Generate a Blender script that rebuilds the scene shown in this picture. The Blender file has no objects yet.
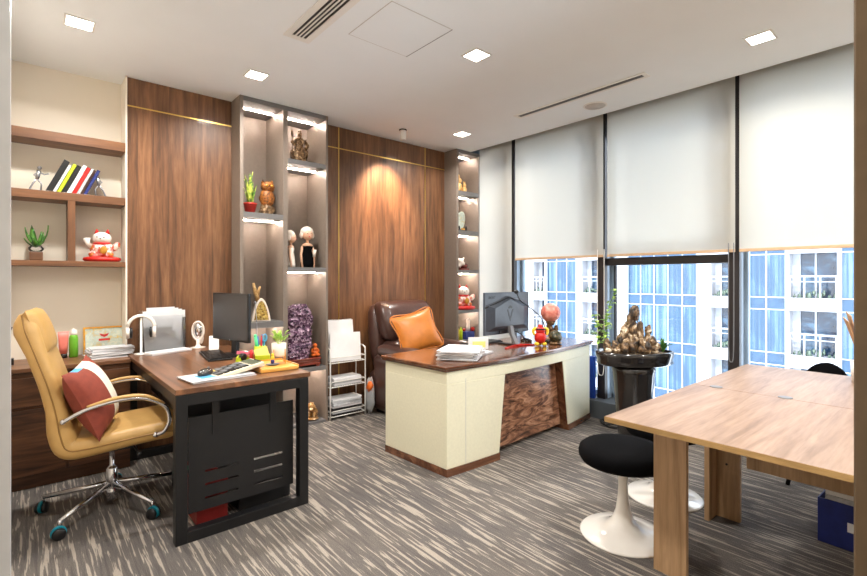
import bpy, bmesh, math, random
from mathutils import Vector, Matrix, noise, Euler
random.seed(7)
PI = math.pi
D = bpy.data
S = bpy.context.scene
COL = S.collection
C30 = (1.0, 0.80, 0.60)

# ------------------------------------------------------------------ camera, sky, sun, exposure
cam_d = D.cameras.new('camera'); cam = D.objects.new('camera', cam_d); COL.objects.link(cam)
cam.location = (0, 0, 1.32)
cam.rotation_euler = (PI/2, 0, -math.atan2(.6533, .7572))
cam_d.sensor_width = 36; cam_d.lens = 36*470/867; cam_d.shift_y = -9/867
cam_d.clip_start = 0.05; cam_d.clip_end = 300
S.camera = cam

world = D.worlds.new('world'); S.world = world; world.use_nodes = True
bg = world.node_tree.nodes['Background']
bg.inputs[0].default_value = (0.86, 0.94, 1.0, 1); bg.inputs[1].default_value = 4.6
sun_d = D.lights.new('sun', 'SUN'); sun = D.objects.new('sun', sun_d); COL.objects.link(sun)
sun_d.energy = 2.5; sun_d.angle = math.radians(3); sun_d.color = (1, .96, .9)
sun.rotation_euler = Vector((.80, .25, -.62)).to_track_quat('-Z', 'Y').to_euler()
sun.location = (-6, 0, 20)

S.view_settings.view_transform = 'Standard'; S.view_settings.look = 'None'
S.view_settings.gamma = 1; S.view_settings.use_curve_mapping = False
S.view_settings.exposure = 0.72
S.cycles.max_bounces = 8; S.cycles.diffuse_bounces = 5; S.cycles.transparent_max_bounces = 16
S.cycles.caustics_reflective = False; S.cycles.caustics_refractive = False
S.cycles.sample_clamp_indirect = 4
LAMP_W = 13.5

# ------------------------------------------------------------------ materials
class NT:
    def __init__(s, name):
        s.m = D.materials.new(name); s.m.use_nodes = True
        s.t = s.m.node_tree; s.n = s.t.nodes; s.b = s.n['Principled BSDF']; s.out = s.n['Material Output']
    def node(s, typ, **k):
        n = s.n.new(typ)
        for a, v in k.items(): setattr(n, a, v)
        return n
    def link(s, a, b): s.t.links.new(a, b)
    def coords(s, scale=(1, 1, 1), rot=(0, 0, 0), kind='Object', loc=(0, 0, 0)):
        tc = s.node('ShaderNodeTexCoord'); mp = s.node('ShaderNodeMapping')
        mp.inputs['Scale'].default_value = scale; mp.inputs['Rotation'].default_value = rot
        mp.inputs['Location'].default_value = loc
        s.link(tc.outputs[kind], mp.inputs[0]); return mp.outputs[0]
    def noise(s, vec, scale, detail=4, rough=.5, dist=0):
        n = s.node('ShaderNodeTexNoise'); n.inputs['Scale'].default_value = scale
        n.inputs['Detail'].default_value = detail; n.inputs['Roughness'].default_value = rough
        n.inputs['Distortion'].default_value = dist
        s.link(vec, n.inputs['Vector']); return n.outputs['Fac']
    def ramp(s, fac, stops, interp='LINEAR'):
        r = s.node('ShaderNodeValToRGB'); r.color_ramp.interpolation = interp
        e = r.color_ramp.elements
        while len(e) < len(stops): e.new(.5)
        for i, (p, c) in enumerate(stops):
            e[i].position = p; e[i].color = (c[0], c[1], c[2], 1)
        s.link(fac, r.inputs[0]); return r.outputs[0]
    def mix(s, fac, a, b, mode='MIX'):
        m = s.node('ShaderNodeMix', data_type='RGBA', blend_type=mode)
        for inp, v in ((m.inputs[0], fac), (m.inputs[6], a), (m.inputs[7], b)):
            if hasattr(v, 'links') or isinstance(v, bpy.types.NodeSocket): s.link(v, inp)
            elif isinstance(v, (int, float)): inp.default_value = v
            else: inp.default_value = (v[0], v[1], v[2], 1)
        return m.outputs[2]
    def bump(s, h, strength=.2, dist=.01):
        b = s.node('ShaderNodeBump'); b.inputs['Strength'].default_value = strength
        b.inputs['Distance'].default_value = dist
        s.link(h, b.inputs['Height']); s.link(b.outputs[0], s.b.inputs['Normal'])
    def color(s, v):
        if isinstance(v, bpy.types.NodeSocket): s.link(v, s.b.inputs['Base Color'])
        else: s.b.inputs['Base Color'].default_value = (v[0], v[1], v[2], 1)
    def set(s, **k):
        for a, v in k.items():
            s.b.inputs[a.replace('_', ' ')].default_value = v
        return s

def lin(r, g, b):
    f = lambda c: (c/255)/12.92 if c/255 <= .04045 else (((c/255)+.055)/1.055)**2.4
    return (f(r), f(g), f(b))

def flat(name, col, rough=.5, metal=0, noise_amt=.06, nscale=30, bump=0, coat=0, sheen=0):
    t = NT(name); v = t.coords()
    n = t.noise(v, nscale, 3)
    t.color(t.ramp(n, [(.3, [c*(1-noise_amt) for c in col]), (.7, [min(1, c*(1+noise_amt)) for c in col])]))
    t.set(Roughness=rough, Metallic=metal)
    if coat: t.set(Coat_Weight=coat, Coat_Roughness=.1)
    if sheen: t.set(Sheen_Weight=sheen)
    if bump: t.bump(n, bump, .004)
    return t.m

def wood(name, dark, mid, light, axis='Z', scale=1.0, rough=.4, plank=0, plank_axis='X', coat=0, contrast=1.0, swirl=0.6):
    """grain runs along axis"""
    t = NT(name); st = 14.0*scale
    sc = {'X': (1.1*scale, st, st), 'Y': (st, 1.1*scale, st), 'Z': (st, st, 1.1*scale)}[axis]
    v = t.coords(sc)
    off = None
    if plank:
        # every plank reads the noise at its own offset and tone
        tc = t.node('ShaderNodeTexCoord'); sep = t.node('ShaderNodeSeparateXYZ')
        t.link(tc.outputs['Object'], sep.inputs[0])
        mu = t.node('ShaderNodeMath', operation='MULTIPLY'); mu.inputs[1].default_value = 1/plank
        t.link(sep.outputs['XYZ'.index(plank_axis)], mu.inputs[0])
        fl = t.node('ShaderNodeMath', operation='FLOOR'); t.link(mu.outputs[0], fl.inputs[0])
        wn = t.node('ShaderNodeTexWhiteNoise', noise_dimensions='1D'); t.link(fl.outputs[0], wn.inputs['W'])
        ad = t.node('ShaderNodeVectorMath', operation='MULTIPLY_ADD')
        t.link(wn.outputs['Color'], ad.inputs[0]); ad.inputs[1].default_value = (9, 9, 9); t.link(v, ad.inputs[2])
        v = ad.outputs[0]; off = wn.outputs['Value']
    a = t.noise(v, 1.0, 6, .62, swirl)
    b = t.noise(v, 5.0, 4, .6, .2)
    col = t.ramp(a, [(.5-.18/contrast, dark), (.5, mid), (.5+.2/contrast, light)])
    fine = t.ramp(b, [(.35, (.72, .70, .68)), (.6, (1, 1, 1))])
    col = t.mix(.55, col, fine, 'MULTIPLY')
    if off is not None:
        tone = t.ramp(off, [(0, (.74, .72, .70)), (1, (1.18, 1.14, 1.1))])
        col = t.mix(1.0, col, tone, 'MULTIPLY')
    t.color(col); t.set(Roughness=rough)
    if coat: t.set(Coat_Weight=coat, Coat_Roughness=.08)
    t.bump(b, .06, .003)
    return t.m

def emit(name, col, strength):
    t = NT(name); t.color(col); t.b.inputs['Emission Color'].default_value = (*col, 1)
    t.set(Emission_Strength=strength); return t.m

def metal(name, col, rough=.2):
    return flat(name, col, rough, 1, .03, 10)

M = {}
M['ceiling'] = flat('ceiling paint', lin(236, 240, 243), .9, 0, .01, 4)
M['wall'] = flat('cream wall paint', lin(234, 226, 212), .85, 0, .015, 3)
M['walnut_wall'] = wood('walnut plank veneer', lin(82, 54, 36), lin(116, 80, 54), lin(144, 104, 72), 'Z', 1.6, .42, .105, 'X', coat=.12, swirl=.25)
M['walnut_x'] = wood('walnut shelf veneer', lin(84, 54, 36), lin(118, 80, 54), lin(142, 98, 66), 'X', .9, .4)
M['walnut_z'] = wood('walnut divider veneer', lin(84, 54, 36), lin(118, 80, 54), lin(142, 98, 66), 'Z', .9, .4)
M['walnut_dark'] = wood('walnut cabinet front', lin(44, 26, 16), lin(92, 58, 36), lin(124, 82, 52), 'X', .8, .4, swirl=1.5)
M['desk_top'] = wood('walnut desk laminate', lin(78, 50, 34), lin(120, 82, 56), lin(150, 106, 74), 'Y', .8, .3, .14, 'X', coat=.2)
M['exec_wood'] = wood('red walnut gloss', lin(72, 42, 28), lin(108, 68, 46), lin(140, 94, 66), 'X', 1.0, .18, coat=.5)
def burl():
    t = NT('figured walnut'); v = t.coords((2.4, 1, 8.5), rot=(0, math.radians(-18), 0))
    a = t.noise(v, 1.5, 9, .66, 2.2); vo = t.node('ShaderNodeTexVoronoi'); vo.inputs['Scale'].default_value = 1.0
    t.link(t.coords((2.6, 1, 3.6), loc=(.35, 0, .2)), vo.inputs['Vector'])
    c = t.ramp(a, [(.36, lin(52, 32, 24)), (.46, lin(120, 80, 58)), (.54, lin(162, 116, 88)), (.64, lin(196, 152, 122))])
    c = t.mix(1.0, c, t.ramp(vo.outputs['Distance'], [(.05, (.34, .28, .26)), (.2, (1, 1, 1))]), 'MULTIPLY')
    t.color(c); t.set(Roughness=.32); return t.m
M['exec_burl'] = burl()
M['oak'] = wood('light oak laminate', lin(142, 116, 96), lin(170, 142, 121), lin(186, 159, 138), 'X', 1.3, .38, .62, 'Y', swirl=.7)
M['oak_leg'] = wood('light oak leg', lin(140, 108, 76), lin(172, 138, 102), lin(190, 156, 120), 'Z', 1.0, .5)
M['oak_edge'] = wood('oak edge band', lin(160, 126, 78), lin(184, 148, 96), lin(198, 164, 110), 'Y', 1, .5)
M['red_wood'] = wood('rosewood stand', lin(66, 18, 12), lin(116, 40, 26), lin(150, 62, 40), 'X', 1.2, .25, coat=.4)
M['bamboo'] = wood('bamboo tray wood', lin(196, 128, 48), lin(226, 164, 76), lin(240, 186, 98), 'X', 1.0, .35)
M['gold'] = metal('brushed brass inlay', lin(222, 186, 104), .3)
M['taupe'] = flat('taupe cabinet laminate', lin(128, 116, 106), .45, 0, .05, 40)
M['taupe_edge'] = flat('grey cabinet edge', lin(112, 110, 110), .4, 0, .02)
M['led'] = emit('led strip', (1.0, .84, .72), 170)
M['downlight'] = emit('downlight diffuser', (1.0, .93, .82), 14)
M['white_metal'] = flat('white powder coat', lin(232, 230, 226), .4, 0, .01)
M['white_gloss'] = flat('white gloss lacquer', lin(236, 232, 226), .12, 0, .01, coat=.5)
M['white_plastic'] = flat('white plastic', lin(236, 232, 226), .35, 0, .01)
M['black_metal'] = flat('black powder coat', lin(15, 15, 17), .42, 0, .08, 60)
M['black_panel'] = flat('black perforated sheet steel', lin(20, 20, 22), .45, 0, .12, 14)
M['black'] = flat('black plastic', lin(24, 24, 26), .4, 0, .05)
M['black_gloss'] = flat('black glazed ceramic', lin(34, 31, 30), .14, 0, .3, 8, coat=.6)
M['black_fabric'] = flat('black velvet', lin(9, 9, 11), .95, 0, .15, 90, .1)
M['screen'] = flat('dark screen glass', lin(66, 66, 68), .25, 0, .02)
M['black_fabric'].node_tree.nodes['Principled BSDF'].inputs['Specular IOR Level'].default_value = .08
M['chrome'] = metal('polished chrome', lin(220, 220, 224), .12)
M['silver'] = metal('brushed nickel figure', lin(170, 172, 178), .3)
M['tan'] = flat('tan leather', lin(194, 154, 92), .42, 0, .04, 24, .12)
M['tan_dark'] = flat('tan leather piping', lin(150, 112, 56), .45, 0, .04, 24)
M['brown_leather'] = flat('dark brown leather', lin(70, 46, 40), .3, 0, .12, 30, .25, coat=.15)
M['orange_leather'] = flat('orange leather', lin(200, 120, 48), .38, 0, .12, 12, .3)
M['rust_fabric'] = flat('rust red fabric', lin(134, 58, 42), .8, 0, .1, 30, .2)
M['white_fabric'] = flat('quilted white fabric', lin(232, 224, 206), .8, 0, .04, 20, .3)
M['cream_leather'] = flat('cream leatherette', lin(232, 228, 202), .5, 0, .03, 60, .08)
M['paper'] = flat('white paper', lin(232, 232, 234), .8, 0, .03, 12)
M['paper_grey'] = flat('grey printed paper', lin(196, 198, 202), .8, 0, .12, 40)
M['navy'] = flat('navy blue board', lin(26, 40, 112), .5, 0, .15, 20)
M['blue'] = flat('royal blue panel', lin(30, 74, 176), .5, 0, .05)
M['sky_blue'] = flat('light blue print', lin(88, 170, 214), .5, 0, .1)
M['red'] = flat('red lacquer', lin(200, 32, 26), .4, 0, .1)
M['dark_red'] = flat('dark red plastic box', lin(126, 26, 22), .45, 0, .1)
M['yellow'] = flat('yellow plastic', lin(236, 204, 60), .5, 0, .05)
M['gold_fig'] = flat('gilded figure', lin(206, 150, 62), .3, .6, .2, 30)
M['lime'] = flat('lime green plastic', lin(186, 208, 40), .4, 0, .05)
M['note_yellow'] = flat('pale yellow note paper', lin(244, 232, 140), .7, 0, .02)
M['green'] = flat('green plastic', lin(110, 180, 50), .35, 0, .05)
M['teal'] = flat('teal plastic', lin(20, 130, 150), .3, 0, .1)
M['mint'] = flat('mint green plastic', lin(70, 190, 130), .4, 0, .05)
M['pink'] = flat('pink plastic', lin(226, 120, 150), .4, 0, .05)
M['coral'] = flat('coral plastic tube', lin(224, 122, 108), .4, 0, .05)
M['orange'] = flat('orange resin', lin(214, 104, 36), .35, 0, .1)
M['skin'] = flat('painted porcelain skin', lin(226, 180, 150), .35, 0, .03)
M['porcelain'] = flat('white porcelain', lin(238, 226, 214), .2, 0, .03, coat=.4)
M['terracotta'] = flat('red pot', lin(196, 46, 34), .45, 0, .05)
M['cork'] = flat('kraft brown paper', lin(190, 150, 110), .8, 0, .1)
M['tan_board'] = flat('beige kraft board', lin(206, 174, 140), .8, 0, .06)
M['calc'] = flat('cream calculator casing', lin(216, 208, 184), .45, 0, .03)
M['lcd'] = flat('calculator display', lin(96, 102, 84), .3, 0, .03)
M['grey_plastic'] = flat('grey plastic', lin(120, 122, 126), .45, 0, .03)
M['monitor_back'] = flat('dark slate monitor casing', lin(58, 64, 74), .35, 0, .08)
M['mullion'] = flat('dark anodised frame', lin(44, 40, 42), .4, .2, .04)
M['mullion_daylit'] = flat('daylit blue grey frame', lin(150, 172, 194), .4, .2, .03)  # blue daylight on the mullion sides, painted into the frame colour
M['post_light'] = flat('pale grey aluminium', lin(196, 196, 196), .35, .3, .03)
M['post_brown'] = flat('bronze aluminium', lin(104, 86, 66), .35, .3, .06)
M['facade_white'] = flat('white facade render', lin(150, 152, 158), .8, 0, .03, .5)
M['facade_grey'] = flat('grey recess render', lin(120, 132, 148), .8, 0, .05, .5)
M['rail'] = flat('white balcony rail', lin(150, 154, 160), .5, 0, .01)
M['curb'] = flat('dark grey sill board', lin(78, 84, 90), .5, 0, .04)

def leafmat(name, a, b):
    t = NT(name); n = t.noise(t.coords((1, 1, 1)), 25, 3)
    t.color(t.ramp(n, [(.4, a), (.6, b)])); t.set(Roughness=.4); return t.m
M['leaf'] = leafmat('green leaf', lin(38, 92, 34), lin(96, 150, 60))
M['leaf_far'] = leafmat('balcony foliage', lin(30, 56, 44), lin(96, 110, 96))
M['leaf_light'] = leafmat('fresh light leaf', lin(120, 176, 50), lin(190, 220, 110))
M['leaf_snake'] = leafmat('snake plant leaf', lin(60, 120, 40), lin(200, 208, 90))

def rockmat():
    t = NT('brown river stone'); v = t.coords()
    oi = t.node('ShaderNodeObjectInfo'); ad = t.node('ShaderNodeVectorMath', operation='ADD')
    mu = t.node('ShaderNodeMath', operation='MULTIPLY'); mu.inputs[1].default_value = 20
    t.link(oi.outputs['Random'], mu.inputs[0]); t.link(mu.outputs[0], ad.inputs[0]); t.link(v, ad.inputs[1]); v = ad.outputs[0]
    a = t.noise(v, 15, 6, .6, .8); b = t.noise(v, 45, 4)
    c = t.ramp(a, [(.38, lin(38, 32, 28)), (.47, lin(98, 76, 56)), (.55, lin(158, 128, 92)), (.63, lin(236, 222, 200))])
    t.color(c); t.set(Roughness=.5); t.bump(b, .6, .01); return t.m
M['rock'] = rockmat()
def amethyst():
    t = NT('amethyst crystals'); v = t.coords()
    vo = t.node('ShaderNodeTexVoronoi'); vo.inputs['Scale'].default_value = 60; t.link(v, vo.inputs['Vector'])
    c = t.ramp(vo.outputs['Color'], [(.2, lin(44, 26, 46)), (.55, lin(98, 66, 92)), (.9, lin(190, 160, 180))])
    t.color(c); t.set(Roughness=.18); t.bump(vo.outputs['Distance'], 1.0, .01); return t.m
M['amethyst'] = amethyst()
def mottled(name, cols, scale=30, rough=.35, metallic=0, bump=.5):
    t = NT(name); v = t.coords(); a = t.noise(v, scale, 5, .7, .8)
    n = len(cols); t.color(t.ramp(a, [(.34+.32*i/(n-1), c) for i, c in enumerate(cols)]))
    t.set(Roughness=rough, Metallic=metallic); t.bump(a, bump, .01); return t.m
M['bronze'] = mottled('carved bronze', [lin(38, 28, 20), lin(122, 92, 62), lin(200, 168, 130)], 40, .35, .3)
M['owl'] = mottled('painted carving', [lin(30, 20, 14), lin(96, 52, 24), lin(196, 120, 50), lin(80, 80, 56)], 55, .4)
M['mosaic'] = mottled('golden mosaic', [lin(60, 44, 24), lin(150, 116, 40), lin(214, 180, 90), lin(120, 130, 120)], 60, .3)
M['driftwood'] = mottled('driftwood', [lin(120, 84, 44), lin(186, 146, 92), lin(214, 182, 132)], 20, .7)
M['cat_paint'] = mottled('cat paint', [lin(240, 230, 220), lin(238, 226, 214), lin(196, 40, 40), lin(220, 160, 60)], 26, .3, 0, .1)
M['cat_white'] = flat('cat white glaze', lin(240, 230, 222), .25, 0, .02)
M['lion'] = mottled('gilded lion', [lin(96, 56, 24), lin(190, 140, 80), lin(230, 200, 160)], 36, .3, .3)
M['fig_orange'] = mottled('amber figurine', [lin(196, 120, 40), lin(232, 184, 110), lin(240, 214, 160)], 30, .35)
M['toad'] = mottled('dark stone carving', [lin(26, 30, 24), lin(60, 66, 46), lin(130, 100, 60)], 50, .3)
M['pink_ball'] = mottled('rose quartz', [lin(206, 104, 90), lin(226, 140, 126), lin(240, 176, 160)], 10, .2, 0, 0)
M['plate'] = mottled('painted plate', [lin(226, 224, 200), lin(190, 206, 200), lin(224, 190, 90)], 24, .3, 0, 0)
M['soil'] = mottled('gravel', [lin(50, 40, 30), lin(110, 90, 66), lin(170, 150, 120)], 60, .9)
M['gap_line'] = flat('pale gap line', lin(196, 192, 188), .8)
def clear(name, tint=(1, 1, 1), gl=.08, dif=0):
    t = NT(name); tr = t.node('ShaderNodeBsdfTransparent'); tr.inputs[0].default_value = (*tint, 1)
    g = t.node('ShaderNodeBsdfGlossy'); g.inputs['Roughness'].default_value = .03
    fr = t.node('ShaderNodeFresnel'); fr.inputs[0].default_value = 1.45
    mx = t.node('ShaderNodeMixShader'); t.link(fr.outputs[0], mx.inputs[0]); t.link(tr.outputs[0], mx.inputs[1]); t.link(g.outputs[0], mx.inputs[2])
    o = mx.outputs[0]
    if dif:
        d = t.node('ShaderNodeBsdfDiffuse'); d.inputs[0].default_value = (.85, .87, .9, 1)
        m2 = t.node('ShaderNodeMixShader'); m2.inputs[0].default_value = dif
        t.link(o, m2.inputs[1]); t.link(d.outputs[0], m2.inputs[2]); o = m2.outputs[0]
    t.link(o, t.out.inputs[0]); t.n.remove(t.b); return t.m
M['glass'] = clear('clear window glass', (.97, .98, 1))
M['acrylic'] = clear('frosted acrylic', (.96, .97, .98), dif=.03)
M['plastic_bag'] = clear('clear plastic wrap', (.95, .96, .98), dif=.35)
def blindmat():
    t = NT('screen blind cloth')
    tr = t.node('ShaderNodeBsdfTransparent'); tr.inputs[0].default_value = (1, 1, 1, 1)
    tl = t.node('ShaderNodeBsdfTranslucent'); tl.inputs[0].default_value = (*lin(238, 235, 226), 1)
    df = t.node('ShaderNodeBsdfDiffuse'); df.inputs[0].default_value = (*lin(228, 222, 210), 1)
    m1 = t.node('ShaderNodeMixShader'); m1.inputs[0].default_value = .3
    t.link(tl.outputs[0], m1.inputs[1]); t.link(df.outputs[0], m1.inputs[2])
    m2 = t.node('ShaderNodeMixShader'); m2.inputs[0].default_value = .82
    t.link(tr.outputs[0], m2.inputs[1]); t.link(m1.outputs[0], m2.inputs[2])
    t.link(m2.outputs[0], t.out.inputs[0]); t.n.remove(t.b); return t.m
M['blind'] = blindmat()
def carpet():
    t = NT('streaked loop carpet')
    v = t.coords((56, 2.6, 1)); v2 = t.coords((150, 10, 1)); v3 = t.coords((1, 1, 1))
    a = t.noise(v, 1, 2, .55, .1); b = t.noise(v2, 1, 3, .6, .2)
    ad = t.node('ShaderNodeMath', operation='MULTIPLY_ADD'); t.link(b, ad.inputs[0]); ad.inputs[1].default_value = .30; t.link(a, ad.inputs[2])
    f = t.noise(v3, 260, 2); patch = t.noise(v3, 1.4, 2)
    base = t.ramp(f, [(.3, lin(76, 71, 68)), (.7, lin(118, 111, 106))])
    base = t.mix(1.0, base, t.ramp(patch, [(.35, (.84, .85, .88)), (.65, (1.08, 1.06, 1.02))]), 'MULTIPLY')
    st = t.ramp(f, [(.3, lin(136, 127, 117)), (.7, lin(172, 162, 150))])
    mask = t.ramp(ad.outputs[0], [(.70, (0, 0, 0)), (.735, (1, 1, 1))])
    dk = t.ramp(ad.outputs[0], [(.50, (.72, .72, .74)), (.60, (1, 1, 1))])
    c = t.mix(mask, base, st); c = t.mix(1.0, c, dk, 'MULTIPLY')
    t.color(c); t.set(Roughness=.95); t.bump(f, .6, .006); return t.m
M['carpet'] = carpet()
def curtainglass():
    t = NT('blue curtain wall glass')
    v = t.coords((1, 3.2, .05)); a = t.noise(v, 1, 4, .7)
    n2 = t.noise(t.coords((1, 1.0, .35)), 1.1, 2)
    c = t.ramp(a, [(.36, lin(22, 50, 76)), (.52, lin(48, 80, 106)), (.64, lin(98, 120, 136))])
    c = t.mix(t.ramp(n2, [(.45, (0, 0, 0)), (.6, (.75, .75, .75))]), c, lin(24, 54, 80))
    t.color(c); t.set(Roughness=.25); return t.m
M['curtain_glass'] = curtainglass()
M['spandrel'] = mottled('blue spandrel glass', [lin(24, 54, 80), lin(34, 64, 92), lin(42, 76, 102)], .8, .3, 0, 0)
M['dark_glass'] = mottled('dark blue balcony glass', [lin(10, 26, 44), lin(20, 42, 64), lin(56, 84, 106)], .9, .15, 0, 0)

# ------------------------------------------------------------------ mesh helpers
class B:
    def __init__(s): s.bm = bmesh.new()
    def _m(s, faces, m, sm=False):
        for f in faces: f.material_index = m; f.smooth = sm
    def box(s, x0, x1, y0, y1, z0, z1, m=0, mat=None):
        vs = [s.bm.verts.new(p) for p in [(x0, y0, z0), (x1, y0, z0), (x1, y1, z0), (x0, y1, z0), (x0, y0, z1), (x1, y0, z1), (x1, y1, z1), (x0, y1, z1)]]
        if mat is not None:
            for v in vs: v.co = mat @ v.co
        fs = [s.bm.faces.new([vs[i] for i in q]) for q in [(0, 3, 2, 1), (4, 5, 6, 7), (0, 1, 5, 4), (1, 2, 6, 5), (2, 3, 7, 6), (3, 0, 4, 7)]]
        s._m(fs, m); return s
    def loft(s, rings, m=0, caps=True, smooth=True, closed=False):
        R = [[s.bm.verts.new(p) for p in r] for r in rings]; n = len(R[0]); fs = []
        k = len(R)
        for i in range(k if closed else k-1):
            a, b = R[i], R[(i+1) % k]
            for j in range(n):
                fs.append(s.bm.faces.new([a[j], a[(j+1) % n], b[(j+1) % n], b[j]]))
        s._m(fs, m, smooth)
        if caps and not closed:
            s._m([s.bm.faces.new(R[0][::-1]), s.bm.faces.new(R[-1])], m, False)
        return s
    def lathe(s, prof, seg=24, c=(0, 0, 0), m=0, sx=1, sy=1, mat=None, smooth=True):
        rings = []
        for r, z in prof:
            r = max(r, .0004)
            ring = [Vector((c[0]+sx*r*math.cos(2*PI*k/seg), c[1]+sy*r*math.sin(2*PI*k/seg), c[2]+z)) for k in range(seg)]
            if mat is not None: ring = [mat @ p for p in ring]
            rings.append(ring)
        return s.loft(rings, m, smooth=smooth)
    def tube(s, pts, r, seg=8, m=0, smooth_path=0, closed=False, flatten=1):
        pts = [Vector(p) for p in pts]
        if smooth_path: pts = catmull(pts, smooth_path, closed)
        n = len(pts); rings = []; up = None
        rr = r if isinstance(r, (list, tuple)) else None
        for i, p in enumerate(pts):
            if closed: t = pts[(i+1) % n]-pts[i-1]
            else: t = pts[min(i+1, n-1)]-pts[max(i-1, 0)]
            t.normalize()
            if up is None: up = t.orthogonal().normalized() if abs(t.z) > .9 else Vector((0, 0, 1))
            up = (up - t*up.dot(t))
            if up.length < 1e-5: up = t.orthogonal()
            up.normalize(); sd = t.cross(up)
            if rr:
                q = i/(n-1)*(len(rr)-1); a = int(min(q, len(rr)-2)); rad = rr[a]+(rr[a+1]-rr[a])*(q-a)
            else: rad = r
            rings.append([p+sd*rad*math.cos(2*PI*k/seg)+up*rad*flatten*math.sin(2*PI*k/seg) for k in range(seg)])
        return s.loft(rings, m, closed=closed)
    def ell(s, c, r, m=0, seg=16, rings=10, rot=None, amp=0, freq=3, seed=0):
        if isinstance(r, (int, float)): r = (r, r, r)
        R = Euler(rot).to_matrix() if rot else None
        def P(u, v):
            d = Vector((math.cos(u)*math.sin(v), math.sin(u)*math.sin(v), math.cos(v)))
            k = 1+amp*noise.fractal(d*freq+Vector((seed, seed*.7, 0)), 1.0, 2.0, 3) if amp else 1
            q = Vector((d.x*r[0]*k, d.y*r[1]*k, d.z*r[2]*k))
            if R: q = R @ q
            return q+Vector(c)
        top = s.bm.verts.new(P(0, 0)); bot = s.bm.verts.new(P(0, PI))
        G = [[s.bm.verts.new(P(2*PI*i/seg, PI*j/rings)) for i in range(seg)] for j in range(1, rings)]
        fs = []
        for i in range(seg):
            k = (i+1) % seg
            fs.append(s.bm.faces.new([top, G[0][i], G[0][k]])); fs.append(s.bm.faces.new([bot, G[-1][k], G[-1][i]]))
            for j in range(len(G)-1): fs.append(s.bm.faces.new([G[j][i], G[j+1][i], G[j+1][k], G[j][k]]))
        s._m(fs, m, True); return s
    def prism(s, poly, z0, z1, m=0, axis='Z', smooth=False):
        def P(a, b, z): return {'Z': (a, b, z), 'Y': (a, z, b), 'X': (z, a, b)}[axis]
        return s.loft([[P(a, b, z0) for a, b in poly], [P(a, b, z1) for a, b in poly]], m, smooth=smooth)
    def pillow(s, w, h, t, m=lambda u, v: 0, n=14, mat=Matrix(), pinch=.10, puff=.55):
        for side in (1, -1):
            G = []
            for i in range(n+1):
                row = []
                for j in range(n+1):
                    u = -1+2*i/n; v = -1+2*j/n
                    k = 1-pinch*(1-abs(u)**2.0)*0
                    x = u*w/2*(1-pinch*(1-v*v)*(abs(u)**2)); y = v*h/2*(1-pinch*(1-u*u)*(abs(v)**2))
                    z = side*t/2*max(0, (1-abs(u)**2.4)*(1-abs(v)**2.4))**puff
                    row.append(s.bm.verts.new(mat @ Vector((x, y, z))))
                G.append(row)
            for i in range(n):
                for j in range(n):
                    q = [G[i][j], G[i+1][j], G[i+1][j+1], G[i][j+1]]
                    if side < 0: q.reverse()
                    f = s.bm.faces.new(q); f.smooth = True; f.material_index = m(-1+2*(i+.5)/n, -1+2*(j+.5)/n)
        return s
    def leaf(s, base, tip, width, m=0, bend=.15, n=5, thick=.0015, fold=.25):
        base = Vector(base); tip = Vector(tip); ax = tip-base
        sd = ax.cross(Vector((0, 0, 1)))
        if sd.length < 1e-4: sd = Vector((1, 0, 0))
        sd.normalize(); nm = sd.cross(ax).normalized()
        rings = []
        for i in range(n+1):
            t = i/n; w = width*(math.sin(PI*min(1, .12+.88*t))**.8 if t < 1 else .02)*.5+.0004
            c = base+ax*t+nm*bend*ax.length*(math.sin(PI*t)*1.0)
            rings.append([c-sd*w+nm*w*fold, c-nm*thick, c+sd*w+nm*w*fold, c+nm*thick])
        return s.loft(rings, m)

def catmull(pts, k, closed=False):
    out = []; n = len(pts)
    for i in range(n if closed else n-1):
        if closed: p0, p1, p2, p3 = pts[i-1], pts[i], pts[(i+1) % n], pts[(i+2) % n]
        else: p0, p1, p2, p3 = pts[max(i-1, 0)], pts[i], pts[i+1], pts[min(i+2, n-1)]
        for j in range(k):
            t = j/k
            out.append(.5*((2*p1)+(p2-p0)*t+(2*p0-5*p1+4*p2-p3)*t*t+(3*p1-p0-3*p2+p3)*t**3))
    if not closed: out.append(pts[-1])
    return out

def obj(name, b, mat, parent=None, loc=(0, 0, 0), rot=(0, 0, 0), bevel=0, subd=0, seg=2, label=None):
    me = D.meshes.new(name)
    bmesh.ops.recalc_face_normals(b.bm, faces=b.bm.faces)
    b.bm.to_mesh(me); b.bm.free()
    for k in (mat if isinstance(mat, (list, tuple)) else [mat]): me.materials.append(M[k])
    o = D.objects.new(name, me); COL.objects.link(o)
    o.location = loc; o.rotation_euler = rot
    if parent: o.parent = parent
    if bevel:
        md = o.modifiers.new('bevel', 'BEVEL'); md.width = bevel; md.segments = seg; md.limit_method = 'ANGLE'; md.angle_limit = .6
    if subd:
        md = o.modifiers.new('subd', 'SUBSURF'); md.levels = subd; md.render_levels = subd
    if label: o['label'] = label
    return o

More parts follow.
